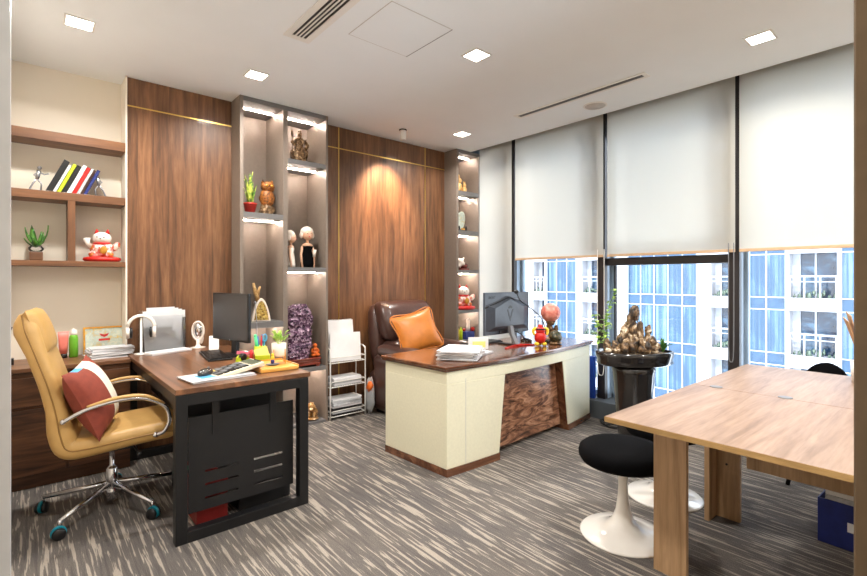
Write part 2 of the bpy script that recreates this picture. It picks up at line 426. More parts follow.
def thing(name, label, cat, loc=(0, 0, 0), rz=0, group=None):
    o = D.objects.new(name, None); COL.objects.link(o); o.empty_display_size = .05
    o.location = loc; o.rotation_euler = (0, 0, rz); o['label'] = label; o['category'] = cat
    if group: o['group'] = group
    return o
def tag(o, label, cat, group=None):
    o['label'] = label; o['category'] = cat
    if group: o['group'] = group
    return o
def struct(name, b, mat, label=None, **k):
    o = obj(name, b, mat, **k); o['kind'] = 'structure'
    if label: o['label'] = label
    return o
def sthing(name, loc=(0, 0, 0), label=None):
    o = D.objects.new(name, None); COL.objects.link(o); o.location = loc; o['kind'] = 'structure'
    if label: o['label'] = label
    return o
def copy_tree(o, parent=None):
    c = o.copy(); COL.objects.link(c)
    if parent: c.parent = parent
    for ch in list(o.children): copy_tree(ch, c)
    return c
def text(name, body, size, mat, parent, loc, rot, ext=.0006):
    cu = D.curves.new(name, 'FONT'); cu.body = body; cu.size = size; cu.extrude = ext; cu.align_x = 'CENTER'; cu.align_y = 'CENTER'
    t = D.objects.new('tmp', cu); COL.objects.link(t)
    dg = bpy.context.evaluated_depsgraph_get(); me = D.meshes.new_from_object(t.evaluated_get(dg))
    D.objects.remove(t); me.materials.clear(); me.materials.append(M[mat])
    o = D.objects.new(name, me); COL.objects.link(o); o.location = loc; o.rotation_euler = rot
    if parent: o.parent = parent
    return o
def rrect(w, h, r, n=4, cx=0, cy=0):
    out = []
    for sx, sy, a0 in ((1, 1, 0), (-1, 1, PI/2), (-1, -1, PI), (1, -1, 1.5*PI)):
        for k in range(n+1):
            a = a0+PI/2*k/n
            out.append((cx+sx*(w/2-r)+r*math.cos(a), cy+sy*(h/2-r)+r*math.sin(a)))
    return out

# ------------------------------------------------------------------ room shell
H = 2.83; YN = 4.35; YS = -1.5; XW = -1.3; XE = 4.25
struct('floor', B().box(XW-.1, 4.5, YS-.1, YN+.1, -.12, 0), 'carpet')
struct('ceiling', B().box(XW-.1, 3.99, YS-.1, YN+.1, H, 3.02).box(3.99, 4.5, YS-.1, YN+.1, 2.98, 3.02), 'ceiling')
struct('wall_back', B().box(-.12, 4.5, YN, YN+.1, 0, 2.98), 'wall', 'cream wall behind the walnut panels and open shelves')
struct('wall_left', B().box(-.22, -.12, 1.0, YN, 0, H).box(XW, -.22, 1.0, 1.1, 0, H), 'wall')
struct('wall_entry', B().box(XW-.1, XW, YS, 1.1, 0, H), 'wall')
struct('wall_right', B().box(XW-.1, 4.5, YS-.1, YS, 0, 2.98), 'wall')
struct('wall_window', B().box(XE, 4.5, YS, YN, 2.75, 2.98), 'mullion_daylit')
struct('trim_1', B().box(4.08, 4.5, YS, YN, 0, .165), 'curb', 'low grey window sill kerb along the floor')
struct('trim_2', B().box(-.12, -.0205, .96, 1.02, 0, H), 'post_light', 'pale grey partition post at the left edge')
struct('trim_3', B().box(1.0, 1.07, .03, .1305, 0, H), 'post_brown', 'bronze partition post at the right edge', bevel=.003)

def panel(name, x0, x1, ins_v, label):
    p = struct(name, B().box(x0, x1, 4.15, 4.172, 0, H-.002), 'walnut_wall', label)
    b = B().box(x0, x1, 4.1475, 4.1505, 2.612, 2.622)
    for x in ins_v: b.box(x-.005, x+.005, 4.1475, 4.1505, .0, H-.003)
    obj('brass_inlay', b, 'gold', p)
    obj('backing', B().box(x0, x1, 4.172, YN, 0, H-.002), 'wall', p)
    return p
panel('trim_4', .559, 1.311, [], 'walnut plank wall panel left of the tall display shelves')
panel('trim_5', 2.107, 3.751, [2.337, 3.452], 'walnut plank wall panel behind the recliner')
struct('trim_6', B().box(.548, .5585, 4.128, YN, 0, H-.002), 'wall', 'cream edge strip beside the walnut panel')

# windows: frame + glass
mull = [3.50, 2.385, 1.256, .13, -1.0]
edges = [4.30]+mull+[-1.5]
for i in range(len(edges)-1):
    a, b_ = edges[i]-.04 if i else 4.30, edges[i+1]+.04 if i < len(edges)-2 else -1.48
    w = sthing('window_%d' % (i+1), (4.36, (a+b_)/2, .165), 'full height window pane with dark frame')
    hw = (a-b_)/2; f = B()
    t = .05
    f.box(-.03, .03, -hw, -hw+t*.4, 0, 2.585).box(-.03, .03, hw-t*.4, hw, 0, 2.585).box(-.03, .03, -hw, hw, 0, .04).box(-.03, .03, -hw, hw, 2.55, 2.585)
    obj('window_frame', f, 'mullion_daylit', w)
    obj('glass_pane', B().box(-.004, .004, -hw+.02, hw-.02, .04, 2.55), 'glass', w)
    if i == 2:
        obj('sash_frame', B().box(-.13, -.03, -hw, hw, 1.285, 1.355).box(-.02, .012, -hw+.0, -hw+.035, .04, 1.285).box(-.02, .012, hw-.035, hw, .04, 1.285), 'mullion', w)
for i, y in enumerate(mull):
    o = sthing('trim_%d' % (7+i), (4.25, y, .165), 'dark vertical window mullion')
    obj('mullion_face', B().box(-.05, 0, -.04, .04, 0, 2.812), 'mullion', o)
    obj('mullion_body', B().box(0, .12, -.04, .04, 0, 2.585), 'mullion_daylit', o)
struct('trim_12', B().box(4.19, 4.5, 4.30, 4.35, .165, 2.75), 'mullion_daylit')

# ------------------------------------------------------------------ building across the street
fac = thing('apartment_building', 'pale apartment tower with blue glass bays and white balconies outside the windows', 'building', (31, 0, 0))
FH = 3.03; floors = range(-4, 5)
bays = [('c', 29.0, 24.6), ('b', 23.4, 22.3), ('c', 22.2, 19.5), ('b', 19.0, 17.1), ('c', 15.6, 11.2), ('b', 10.4, 8.75), ('c', 8.55, 6.78), ('b', 6.6, 4.63), ('c', 4.5, 1.2), ('b', .8, -1.4), ('c', -1.7, -6)]
cols = []
prev = 34.0
for k, a, b_ in bays:
    if prev-a > .05: cols.append((a, prev))
    prev = b_
cols.append((-9, prev))
for a, b_ in cols:
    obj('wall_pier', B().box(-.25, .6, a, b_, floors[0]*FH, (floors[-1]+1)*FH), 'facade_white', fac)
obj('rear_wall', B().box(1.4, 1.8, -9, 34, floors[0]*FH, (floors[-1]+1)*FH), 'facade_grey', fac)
proto = {}
for fl in floors:
    z = fl*FH
    for k, (kind, a, b_) in enumerate(bays):
        w = a-b_; key = k
        if key not in proto:
            if kind == 'c':
                n = max(2, round(w/.88)); win = obj('window', B().box(0, .1, 0, w, .32, 2.68, 0).box(0, .1, 0, w, 2.68, 3.35, 1), ['curtain_glass', 'spandrel'], fac)
                f = B()
                for q in range(n+1): f.box(-.06, 0, w*q/n-.03, w*q/n+.03, .32, 3.35)
                for zz in (.32, 2.68): f.box(-.05, 0, 0, w, zz-.03, zz+.03)
                obj('mullion', f, 'rail', win)
            else:
                win = obj('balcony', B().box(-.3, .6, 0, w, -.35, .32), 'facade_white', fac)
                obj('balcony_door', B().box(.6, .75, 0, w, .32, 2.68).box(.55, .6, w*.5-.04, w*.5+.04, .32, 2.68, 1).box(.5, .6, w-.35, w, .32, 2.68, 1), ['dark_glass', 'rail'], win)
                f = B().box(-.28, -.22, 0, w, 1.42, 1.5).box(-.28, -.22, 0, w, 1.16, 1.2)
                for q in (0, .33, .67, 1): f.box(-.28, -.22, (w-.06)*q, (w-.06)*q+.06, .32, 1.5)
                obj('railing', f, 'rail', win)
                pl = B()
                for q in range(9): pl.ell((-.05, w*(.06+.105*q), .36+.3*random.random()**2), (.07, .05+.08*random.random(), .06+.16*random.random()), seg=9, rings=7, amp=.9, freq=4, seed=k*7+q)
                obj('balcony_plant', pl, 'leaf_far', win)
            win.location = (0, b_, z); proto[key] = win
        else:
            c = copy_tree(proto[key], fac); c.location = (0, b_, z)

# ------------------------------------------------------------------ ceiling fixtures
def downlight(x, y, label, s=.062, power=1.0):
    o = thing('ceiling_light', label, 'ceiling light', (x, y, H), 0, 'square downlights in the ceiling')
    fr = B(); t = .012
    fr.box(-s-t, s+t, -s-t, -s, -.006, 0).box(-s-t, s+t, s, s+t, -.006, 0).box(-s-t, -s, -s, s, -.006, 0).box(s, s+t, -s, s, -.006, 0)
    obj('trim_frame', fr, 'white_metal', o)
    obj('diffuser', B().box(-s, s, -s, s, -.004, 0), 'downlight', o)
    ld = D.lights.new('lamp', 'AREA'); ld.shape = 'SQUARE'; ld.size = .12; ld.energy = LAMP_W*power; ld.color = (1, .96, .90); ld.spread = math.radians(150)
    lo = D.objects.new('lamp', ld); COL.objects.link(lo); lo.location = (0, 0, -.012); lo.parent = o
    return o
downlight(.23, 3.46, 'square downlight nearest the cream wall above the tan office chair')
downlight(1.28, 3.49, 'square downlight in front of the tall display shelves')
downlight(2.29, 2.21, 'square downlight near the ceiling access panel in the middle of the room')
downlight(3.47, .89, 'square downlight in front of the rightmost blind')
downlight(3.42, 3.51, 'square downlight beside the narrow corner shelf')
for x, y in ((.6, 1.3), (2.29, .3), (.5, -.5), (3.2, -.8)):
    downlight(x, y, 'square downlight in the near part of the room outside the view', power=1.3)
sp = thing('spotlight', 'small white cylinder spotlight on the ceiling before the middle walnut panel', 'ceiling light', (2.87, 3.80, H))
obj('housing', B().lathe([(.028, 0), (.03, -.004), (.03, -.10), (.027, -.104)], 20), 'white_metal', sp)
obj('mount', B().lathe([(.04, 0), (.04, -.008), (.03, -.01)], 20), 'black', sp)
sl = D.lights.new('lamp', 'SPOT'); sl.energy = 130; sl.spot_size = math.radians(75); sl.spot_blend = .8; sl.color = (1, .72, .48); sl.shadow_soft_size = .03
so = D.objects.new('lamp', sl); COL.objects.link(so); so.parent = sp; so.location = (0, 0, -.115)
so.rotation_euler = Vector((0, .36, -.62)).to_track_quat('-Z', 'Y').to_euler()

# air vents
v = thing('ceiling_vent', 'wide slotted air conditioning grille near the middle of the ceiling', 'ceiling vent', (1.275, 2.0, H))
obj('frame', B().box(-.085, -.045, -.8, .8, -.006, 0).box(.045, .085, -.8, .8, -.006, 0).box(-.045, .045, .76, .8, -.006, 0).box(-.045, .045, -.8, -.76, -.006, 0), 'white_metal', v, bevel=.001)
obj('backing', B().box(-.045, .045, -.76, .76, -.0012, 0), 'black', v)
for k in range(3):
    x = -.0225+.0225*k
    obj('slat', B().box(x-.004, x+.004, -.76, .76, -.0058, -.0015), 'white_metal', v)
v = thing('linear_vent', 'long narrow air diffuser in the ceiling parallel to the window blinds', 'ceiling vent', (3.45, 2.2, H))
obj('frame', B().box(-.052, -.026, -.61, .61, -.006, 0).box(.026, .052, -.61, .61, -.006, 0).box(-.026, .026, .58, .61, -.006, 0).box(-.026, .026, -.61, -.58, -.006, 0), 'white_metal', v, bevel=.001)
obj('backing', B().box(-.026, .026, -.58, .58, -.001, 0), 'grey_plastic', v)
for k in range(2):
    x = -.009+.018*k; obj('slat', B().box(x-.002, x+.002, -.58, .58, -.005, -.001), 'grey_plastic', v)
o = thing('ceiling_speaker', 'round flush ceiling speaker beside the long air diffuser', 'speaker', (3.74, 2.18, H))
obj('bezel', B().lathe([(.1, 0), (.1, -.004), (.088, -.008), (.086, -.003)], 32), 'white_metal', o)
obj('grille', B().lathe([(.086, -.001), (.085, -.005), (.0, -.007)], 32), 'gap_line', o)
o = thing('access_panel', 'flush square access hatch in the ceiling', 'access panel', (1.72, 2.307, H))
obj('hatch', B().box(-.222, .222, -.225, .225, -.0015, 0), 'ceiling', o)
obj('gap_frame', B().box(-.226, .226, .225, .228, -.002, 0).box(-.226, .226, -.228, -.225, -.002, 0).box(-.226, -.222, -.228, .228, -.002, 0), 'gap_line', o)
obj('shadow_gap', B().box(.222, .226, -.228, .228, -.003, 0), 'grey_plastic', o)

# ------------------------------------------------------------------ roller blinds
def blind(y0, y1, zb, label):
    o = thing('roller_blind', label, 'blind', (4.12, (y0+y1)/2, zb), 0, 'roller blinds on the window wall')
    hw = (y1-y0)/2
    b = B(); n = 12
    obj('cloth', B().box(-.0006, .0006, -hw, hw, .0, 2.95-zb), 'blind', o)
    obj('bottom_bar', B().box(-.006, .006, -hw, hw, -.018, .006), 'tan_board', o, bevel=.003)
    obj('roller_tube', B().lathe([(.022, -hw), (.022, hw)], 14, mat=Matrix.Translation((0, 0, 2.955-zb)) @ Euler((PI/2, 0, 0)).to_matrix().to_4x4()), 'white_metal', o)
    return o
blind(3.43, 3.925, .5, 'narrow roller blind pulled low beside the corner shelf')
bl_mon = blind(2.318, 3.378, 1.545, 'roller blind above the executive desk monitor')
bl_rock = blind(1.222, 2.277, 1.545, 'roller blind above the potted rock landscape')
blind(.10, 1.194, 1.545, 'rightmost roller blind above the far end of the oak table')
blind(-1.03, .06, 1.545, 'roller blind outside the view past the bronze post')
def cord(parent, cx, y, top, bot, w, m):
    ly = y-parent.location.y; z0 = parent.location.z
    obj('control_cord', B().tube([(cx, ly+w, top-z0), (cx, ly+w, bot+.3-z0), (cx, ly+w*.8, bot+.04-z0), (cx, ly, bot-z0), (cx, ly-w*.8, bot+.04-z0), (cx, ly-w, bot+.3-z0), (cx, ly-w, top-z0)], .0038, 6, smooth_path=4), m, parent)
cord(bl_mon, -.014, 2.335, 1.6, .41, .034, 'white_plastic')
cord(bl_rock, -.014, 1.245, 1.6, .68, .018, 'grey_plastic')

# ------------------------------------------------------------------ wall shelf (left)
ws = thing('wall_shelf', 'walnut open wall shelf unit with three boards against the cream wall', 'shelf', (0, 4.13, 0))
for z0, z1 in ((2.262, 2.328), (1.864, 1.920), (1.408, 1.446)):
    obj('shelf_board', B().box(-.12, .547, 0, .219, z0, z1), 'walnut_x', ws, bevel=.002)
obj('divider', B().box(.21, .252, .002, .219, 1.446, 1.864), 'walnut_z', ws)

# low credenza
cr = thing('credenza', 'low walnut cabinet with drawers under the wall shelf', 'cabinet', (0, 3.88, 0))
obj('body', B().box(-.118, .545, .02, .468, .08, .73), 'walnut_dark', cr)
obj('top', B().box(-.119, .547, 0, .469, .735, .76), 'walnut_x', cr, bevel=.002)
obj('plinth', B().box(-.118, .545, .03, .45, 0, .08), 'walnut_dark', cr)
for x0, x1, rows in ((-.118, .19, ((.09, .50), (.52, .70))), (.20, .545, ((.09, .29), (.305, .50), (.52, .70)))):
    for z0, z1 in rows: obj('drawer_front', B().box(x0+.003, x1-.003, -.0, .018, z0, z1), 'walnut_dark', cr, bevel=.002)

# ------------------------------------------------------------------ display cabinets
def led(x0, x1, y, z, parent):
    obj('led_strip', B().box(x0, x1, y-.003, y+.003, z-.005, z-.001), 'led', parent)
dc = thing('display_cabinet', 'tall grey two-bay display cabinet with lit open shelves', 'cabinet', (0, 3.94, 0))
D_ = .408
def side(x0, x1, p, d=D_): obj('side_panel', B().box(x0, x1, 0, d, 0, H-.002), 'taupe', p)
side(1.3115, 1.339, dc); side(2.086, 2.1065, dc)
obj('divider', B().box(1.679, 1.72, .004, D_-.02, .02, 2.79), 'taupe', dc)
obj('back_panel', B().box(1.339, 2.086, D_-.02, D_, .02, 2.79), 'taupe', dc)
obj('top_panel', B().box(1.339, 2.086, 0, D_, 2.79, H-.002), 'taupe_edge', dc)
obj('base_panel', B().box(1.339, 2.086, 0, D_, 0, .023), 'taupe_edge', dc)
for z0, z1 in ((1.83, 1.876), (.906, .955), (.45, .48)):
    obj('shelf', B().box(1.339, 1.679, .002, D_-.02, z0, z1), 'taupe_edge', dc)
for z0, z1 in ((2.337, 2.377), (1.383, 1.425), (.483, .52)):
    obj('shelf', B().box(1.72, 2.086, .002, D_-.02, z0, z1), 'taupe_edge', dc)
for z in (2.79, 1.83, .906): led(1.35, 1.67, .19, z, dc)
for z in (2.79, 2.337, 1.383, .483): led(1.73, 2.078, .19, z, dc)

cc = thing('corner_cabinet', 'narrow grey lit display cabinet in the window corner', 'cabinet', (0, 3.94, 0))
side(3.751, 3.783, cc); side(4.117, 4.143, cc)
obj('back_panel', B().box(3.783, 4.117, D_-.02, D_, .02, 2.79), 'taupe', cc)
obj('top_panel', B().box(3.783, 4.117, 0, D_, 2.79, H-.002), 'taupe_edge', cc)
for z0, z1 in ((2.301, 2.35), (1.84, 1.888), (1.385, 1.427), (.918, .955), (.56, .60), (0, .03)):
    obj('shelf', B().box(3.783, 4.117, .002, D_-.02, z0, z1), 'taupe_edge', cc)
for z in (2.79, 2.301, 1.84, 1.385, .918): led(3.80, 4.10, .16, z, cc)

# ------------------------------------------------------------------ left office desk
dk = thing('office_desk', 'walnut topped desk on a black square steel frame', 'desk', (.549, 2.576, 0))
W_, L_ = .712, 1.50
obj('desktop', B().box(-.002, W_, -.004, L_, .746, .773), 'desk_top', dk, bevel=.002)
def loop_leg(y):
    b = B(); t = .055
    b.box(0, t, y, y+t, 0, .742).box(W_-t-.01, W_-.01, y, y+t, 0, .742).box(t, W_-t-.01, y, y+t, 0, t).box(t, W_-t-.01, y, y+t, .742-t, .742)
    return b
obj('leg_frame', loop_leg(0), 'black_metal', dk, bevel=.002)
obj('leg_frame', loop_leg(L_-.065), 'black_metal', dk, bevel=.002)
obj('rail', B().box(.005, .05, .055, L_-.065, .69, .742), 'black_metal', dk)
obj('rail', B().box(W_-.06, W_-.015, .055, L_-.065, .69, .742), 'black_metal', dk)
pn = B(); x0, x1 = .075, .640; y0, y1 = .075, .082
slots = [(.155, .325), (.41, .575)]; zs = [.165, .235, .305]
zprev = .11
for z in zs:
    pn.box(x0, x1, y0, y1, zprev, z)
    pn.box(x0, slots[0][0], y0, y1, z, z+.012).box(slots[0][1], slots[1][0], y0, y1, z, z+.012).box(slots[1][1], x1, y0, y1, z, z+.012)
    zprev = z+.012
pn.box(x0, x1, y0, y1, zprev, .605)
obj('modesty_panel', pn, 'black_panel', dk)
for x in (.19, .50): obj('bracket', B().box(x, x+.035, .070, .075, .50, .742), 'black_metal', dk)

obj('underdesk_dark_box', B().box(.12, .60, .30, 1.30, .52, .742), 'black', dk, bevel=.004)  # black box added to keep the space under the desktop dark

# contents under the desk
tag(obj('storage_box', B().box(.68, .84, 2.72, 2.95, 0, .19).box(.675, .845, 2.715, 2.955, .19, .21), 'dark_red', bevel=.004), 'red plastic box on the floor behind the black desk panel', 'box')
o = thing('computer_case', 'black case with a small yellow warning triangle lying under the walnut topped desk', 'computer', (1.07, 2.86, 0), .05)
obj('casing', B().box(-.17, .14, -.12, .25, 0, .20), 'black', o, bevel=.008)
obj('warning_label', B().prism([(.09, .165), (.13, .165), (.11, .195)], -.1225, -.121, axis='Y'), 'yellow', o)
o = thing('tote_bag', 'dark bag with teal and red handles under the desk beside the tan chair', 'bag', (.80, 3.28, 0), .3)
obj('bag_body', B().ell((0, 0, .13), (.12, .10, .13), amp=.25, seed=3), 'black', o)
obj('handle', B().tube([(-.13, -.05, .14), (-.17, -.1, .17), (-.12, -.14, .18), (-.03, -.12, .22), (.04, -.08, .2)], .012, 8, smooth_path=5), 'mint', o)
obj('handle', B().tube([(-.1, -.07, .16), (-.08, -.12, .22), (.0, -.1, .26), (.06, -.06, .2)], .009, 8, smooth_path=5), 'red', o)

# ------------------------------------------------------------------ executive desk (curved front)
ang = math.atan2(.10, 1.92)
ed = thing('executive_desk', 'curved executive desk with cream leather body and glossy walnut top', 'desk', (2.108, 2.308, 0), ang)
LE, DE, HB = 1.93, .66, .700
def fy(x): # bulging front
    u = x/LE*2-1; return -.062*(1-u*u)
def body_poly(xa, xb, off=0, n=10, yb=DE):
    xs = [xa+(xb-xa)*i/n for i in range(n+1)]
    return [(x, fy(x)-off) for x in xs]+[(xb, yb), (xa, yb)]
xa1, xb1 = .50, .565   # trapezoid opening edges: bottom / top, left
xa2, xb2 = 1.465, 1.365
def curved_piece(b, f_l, f_r, z0, z1, yb, off=0, n=8, m=0):
    rings = []
    for z in (z0, z1):
        l, r = f_l(z), f_r(z)
        xs = [l+(r-l)*i/n for i in range(n+1)]
        rings.append([(x, fy(x)-off, z) for x in xs]+[(r, yb, z), (l, yb, z)])
    b.loft(rings, m, smooth=False)
hop = .615
lerp = lambda a, b_, z: a+(b_-a)*(z-.05)/(hop-.05)
b = B()
curved_piece(b, lambda z: 0, lambda z: lerp(xa1, xb1, z), .05, hop, DE)
curved_piece(b, lambda z: lerp(xa2, xb2, z), lambda z: LE, .05, hop, DE)
curved_piece(b, lambda z: 0, lambda z: LE, hop, HB, DE, n=16)
obj('body', b, 'cream_leather', ed, bevel=.004)
b = B()
curved_piece(b, lambda z: -.004, lambda z: xa1+.002, 0, .05, DE, .006)
obj('plinth', b, 'exec_wood', ed, bevel=.002)
b = B()
curved_piece(b, lambda z: xa2-.002, lambda z: LE+.004, 0, .05, DE, .006)
obj('plinth', b, 'exec_wood', ed, bevel=.002)
obj('inset_panel', B().box(.50, 1.47, .025, .045, .045, hop+.01), 'exec_burl', ed)
b = B()
b.loft([[(xa2-.004, fy(xa2)+.004, .03), (xa2+.001, .024, .03), (xa2-.012, .024, .03), (xa2-.012, fy(xa2)+.006, .03)],
        [(xb2-.004, fy(xb2)+.004, hop), (xb2+.001, .024, hop), (xb2-.012, .024, hop), (xb2-.012, fy(xb2)+.006, hop)]], smooth=False)
obj('opening_lining', b, 'exec_wood', ed)
b = B()
for off, z0, z1 in ((.012, HB, HB+.016), (.022, HB+.016, HB+.038)):
    n = 20; xs = [-.01-off+(LE+.02+2*off)*i/n for i in range(n+1)]
    poly = [(x, fy(min(max(x, 0), LE))-off) for x in xs]+[(LE+.01+off, DE+.02), (-.01-off, DE+.02)]
    b.prism(poly, z0, z1)
obj('desktop', b, 'exec_wood', ed, bevel=.007, seg=3)
b = B()
for xs in (.165,):
    b.box(xs, xs+.002, fy(xs)-.0012, fy(xs)+.01, .052, HB-.06)
for i in range(12):
    x_ = LE*i/12; x2 = LE*(i+1)/12
obj('seam', b, 'paper_grey', ed)
ET = HB+.038

# ------------------------------------------------------------------ oak table
tb = thing('meeting_table', 'large light oak table with slab legs in the right foreground', 'table', (1.815, 1.015, 0))
def tb_top(y0, y1):
    o_ = obj('table_top', B().box(0, .918, y0, y1, .727, .75).box(.922, 1.84, y0, y1, .727, .75), 'oak', tb, bevel=.0015); return o_
tb_top(-1.48, 0)
obj('edge_band', B().box(-.0012, 0, -1.48, 0, .728, .749), 'oak_edge', tb)
for gx, gy in ((.935, -.111), (.94, -.41), (.935, -.9)):
    obj('grommet', B().lathe([(.03, .7500), (.03, .7525), (.024, .7535), (.006, .7535)], 20, c=(gx, gy, 0)), 'grey_plastic', tb)
def lleg(x, y, flip=1):  # slab along Y at x, slab along X behind
    b = B().box(x, x+.025, y-.14, y, 0, .727)
    if flip > 0: b.box(x+.025, x+.13, y-.025, y, 0, .727)
    else: b.box(x-.105, x, y-.025, y, 0, .727)
    return b
obj('leg', lleg(.345, -.048), 'oak_leg', tb)
obj('leg', lleg(1.10, -.033, -1), 'oak_leg', tb)
obj('leg', lleg(.35, -.735), 'oak_leg', tb)
obj('leg', lleg(1.105, -.9, -1), 'oak_leg', tb)
obj('leg', lleg(.35, -1.3), 'oak_leg', tb)
obj('modesty_board', B().box(1.115, 1.13, -1.4, -.2, .30, .727), 'oak_leg', tb)
obj('leg_bolt', B().lathe([(.006, 0), (.006, .004)], 10, mat=Matrix.Translation((1.0985, -.11, .30)) @ Euler((0, -PI/2, 0)).to_matrix().to_4x4()), 'black', tb)

# ------------------------------------------------------------------ stools
def stool(x, y, label):
    o = thing('pedestal_stool', label, 'stool', (x, y, 0), 0, 'white pedestal stools with round black seats')
    obj('base', B().lathe([(.212, 0), (.214, .006), (.205, .012), (.15, .024), (.09, .045), (.055, .08), (.036, .13), (.026, .2), (.023, .26), (.027, .33), (.04, .362), (.09, .37), (0, .371)], 48), 'white_gloss', o)
    obj('seat', B().lathe([(0, .365), (.17, .368), (.205, .378), (.219, .40), (.221, .42), (.215, .442), (.195, .457), (.14, .464), (0, .467)], 48), 'black_fabric', o)
    return o
stool(2.33, 1.20, 'white pedestal stool with black round seat standing clear in front of the oak table')
stool(2.93, 1.25, 'second white pedestal stool, half hidden behind the near oak table leg')

# black chair beyond the table
o = thing('side_chair', 'black chair with a round back pushed against the window side of the oak table', 'chair', (3.86, .63, 0), PI/2)
obj('backrest', B().loft([[(x*k, -.0+.03*abs(x)/.14+dy, z) for (x, z) in [(.115*math.cos(a), .66+.125*math.sin(a)) for a in [2*PI*i/24 for i in range(24)]]] for k, dy in ((.94, -.022), (1, -.014), (1, .006), (.94, .014))]), 'black_fabric', o)
obj('seat', B().lathe([(0, .40), (.19, .405), (.21, .43), (.19, .455), (0, .46)], 28, c=(0, .0, 0)), 'black_fabric', o)
obj('backrest_stem', B().box(-.02, .02, -.02, .0, .43, .60), 'black_metal', o)
for sx, sy in ((1, 1), (-1, 1), (1, -1), (-1, -1)):
    obj('leg', B().tube([(sx*.1, sy*.1, .41), (sx*.17, sy*.17, 0)], .012, 8), 'black_metal', o)

# ------------------------------------------------------------------ tan office chair
oc = thing('office_chair', 'tan leather office chair with chrome arms and five wheeled legs', 'chair', (.37, 3.29, 0), -.14)
def slab(path, thick, width, n=6, m=0, b=None, round_=.045):
    """rounded slab swept along path in the xz-plane; width across y"""
    pts = catmull([Vector((p[0], 0, p[1])) for p in path], n)
    N = len(pts); rings = []
    def ip(a, t):
        q = t*(len(a)-1); i = int(min(q, len(a)-2)); return a[i]+(a[i+1]-a[i])*(q-i)
    for i, p in enumerate(pts):
        t = i/(N-1); tg = (pts[min(i+1, N-1)]-pts[max(i-1, 0)]).normalized(); nm = Vector((-tg.z, 0, tg.x))
        th, w = ip(thick, t), ip(width, t)
        edge = min(1, .45+6*min(t, 1-t)*1.6)
        rings.append([p+nm*v*edge+Vector((0, u*(.9+.1*edge), 0)) for u, v in rrect(w, th, min(th, w)*.42, 4)])
    (b or B()).loft(rings, m)
seatpath = [(.33, .43), (.27, .455), (.10, .445), (-.10, .425), (-.185, .435), (-.215, .52), (-.235, .64), (-.268, .78), (-.315, .93), (-.355, 1.05), (-.375, 1.14)]
b = B(); slab(seatpath, [.06, .10, .10, .105, .12, .12, .09, .085, .085, .11, .07], [.44, .49, .49, .49, .48, .47, .46, .45, .43, .40, .34], b=b)
obj('seat_shell', b, 'tan', oc)
b = B()
for s in (1, -1):
    pts = []
    for i, (p, w) in enumerate(zip(seatpath, [.44, .49, .49, .49, .48, .47, .46, .45, .43, .40, .34])): pts.append((p[0]-.0, s*(w/2+.001), p[1]))
    b.tube(pts, .004, 6, smooth_path=5)
obj('piping', b, 'tan_dark', oc)
b = B().pillow(.25, .37, .10, mat=Matrix.Translation((-.322, 0, 1.04)) @ Euler((0, math.radians(72), 0)).to_matrix().to_4x4(), pinch=.02, puff=.35)
obj('headrest', b, 'tan', oc)
for s in (1, -1):
    path = [(-.20, s*.25, .585), (-.10, s*.275, .64), (.04, s*.285, .672), (.16, s*.285, .665), (.25, s*.28, .61), (.275, s*.275, .53), (.25, s*.262, .465), (.21, s*.24, .445)]
    a = obj('armrest', B().tube(path, .0115, 10, smooth_path=6).ell(path[-1], .017).ell(path[0], .015), 'chrome', oc)
    obj('arm_pad', B().tube([(p[0]*1.0, p[1], p[2]+.013) for p in path[1:5]], [.010, .014, .014, .014, .010], 10, smooth_path=6, flatten=.7), 'tan', a)
obj('gas_lift', B().lathe([(.028, .045), (.028, .10), (.022, .11), (.03, .13), (.03, .22), (.024, .23), (.013, .24), (.013, .35), (.04, .355), (.04, .375)], 20), 'chrome', oc)
obj('tilt_mechanism', B().box(-.12, .12, -.09, .09, .345, .385).tube([(.1, -.08, .37), (.12, -.2, .365), (.13, -.24, .36)], .007, 8).ell((.13, -.25, .36), (.012, .02, .012)), 'black', oc, bevel=.004)
st_a = math.radians(152)+.14
for k in range(5):
    a = st_a+k*2*PI/5; dx, dy = math.cos(a), math.sin(a)
    leg = obj('base_leg', B().tube([(dx*.02, dy*.02, .135), (dx*.18, dy*.18, .112), (dx*.345, dy*.345, .088)], [.016, .014, .011], 8, flatten=1.1).tube([(dx*.345, dy*.345, .095), (dx*.345, dy*.345, .055)], .008, 8), 'chrome', oc)
    off = Vector((-dy, dx, 0)); wb = B()
    ca = Vector((dx*.352, dy*.352, .03)); tw = a+.9*k
    wd = Vector((math.cos(tw), math.sin(tw), 0))
    rotm = wd.to_track_quat('Z', 'Y').to_matrix().to_4x4()
    for s_ in (-.016, .016):
        wb.lathe([(.0, -.009), (.026, -.009), (.03, -.004), (.03, .004), (.026, .009), (0, .009)], 18, mat=Matrix.Translation(ca+wd*s_) @ rotm)
    cw = obj('caster', wb, 'black', leg)
    obj('caster_hood', B().lathe([(.031, -.006), (.034, -.006), (.034, .006), (.031, .006)], 18, mat=Matrix.Translation(ca+Vector((0, 0, .004))) @ rotm), 'teal', cw)

cu = thing('throw_cushion', 'rust red cushion with a quilted white stripe leaning on the tan office chair', 'cushion', (.27, 3.20, .675), 0)
cu.rotation_euler = (0, 0, 0)
R_ = Euler((0, math.radians(68), math.radians(-22)), 'XYZ').to_matrix().to_4x4() @ Euler((0, 0, math.radians(8))).to_matrix().to_4x4()
b = B().pillow(.40, .40, .17, m=lambda u, v: 2 if (u < -.86 and -.5 < v < -.12) else (1 if -.12 < v < .48 else 0), mat=R_, n=20, puff=.6)
obj('cover', b, ['rust_fabric', 'white_fabric', 'sky_blue'], cu)

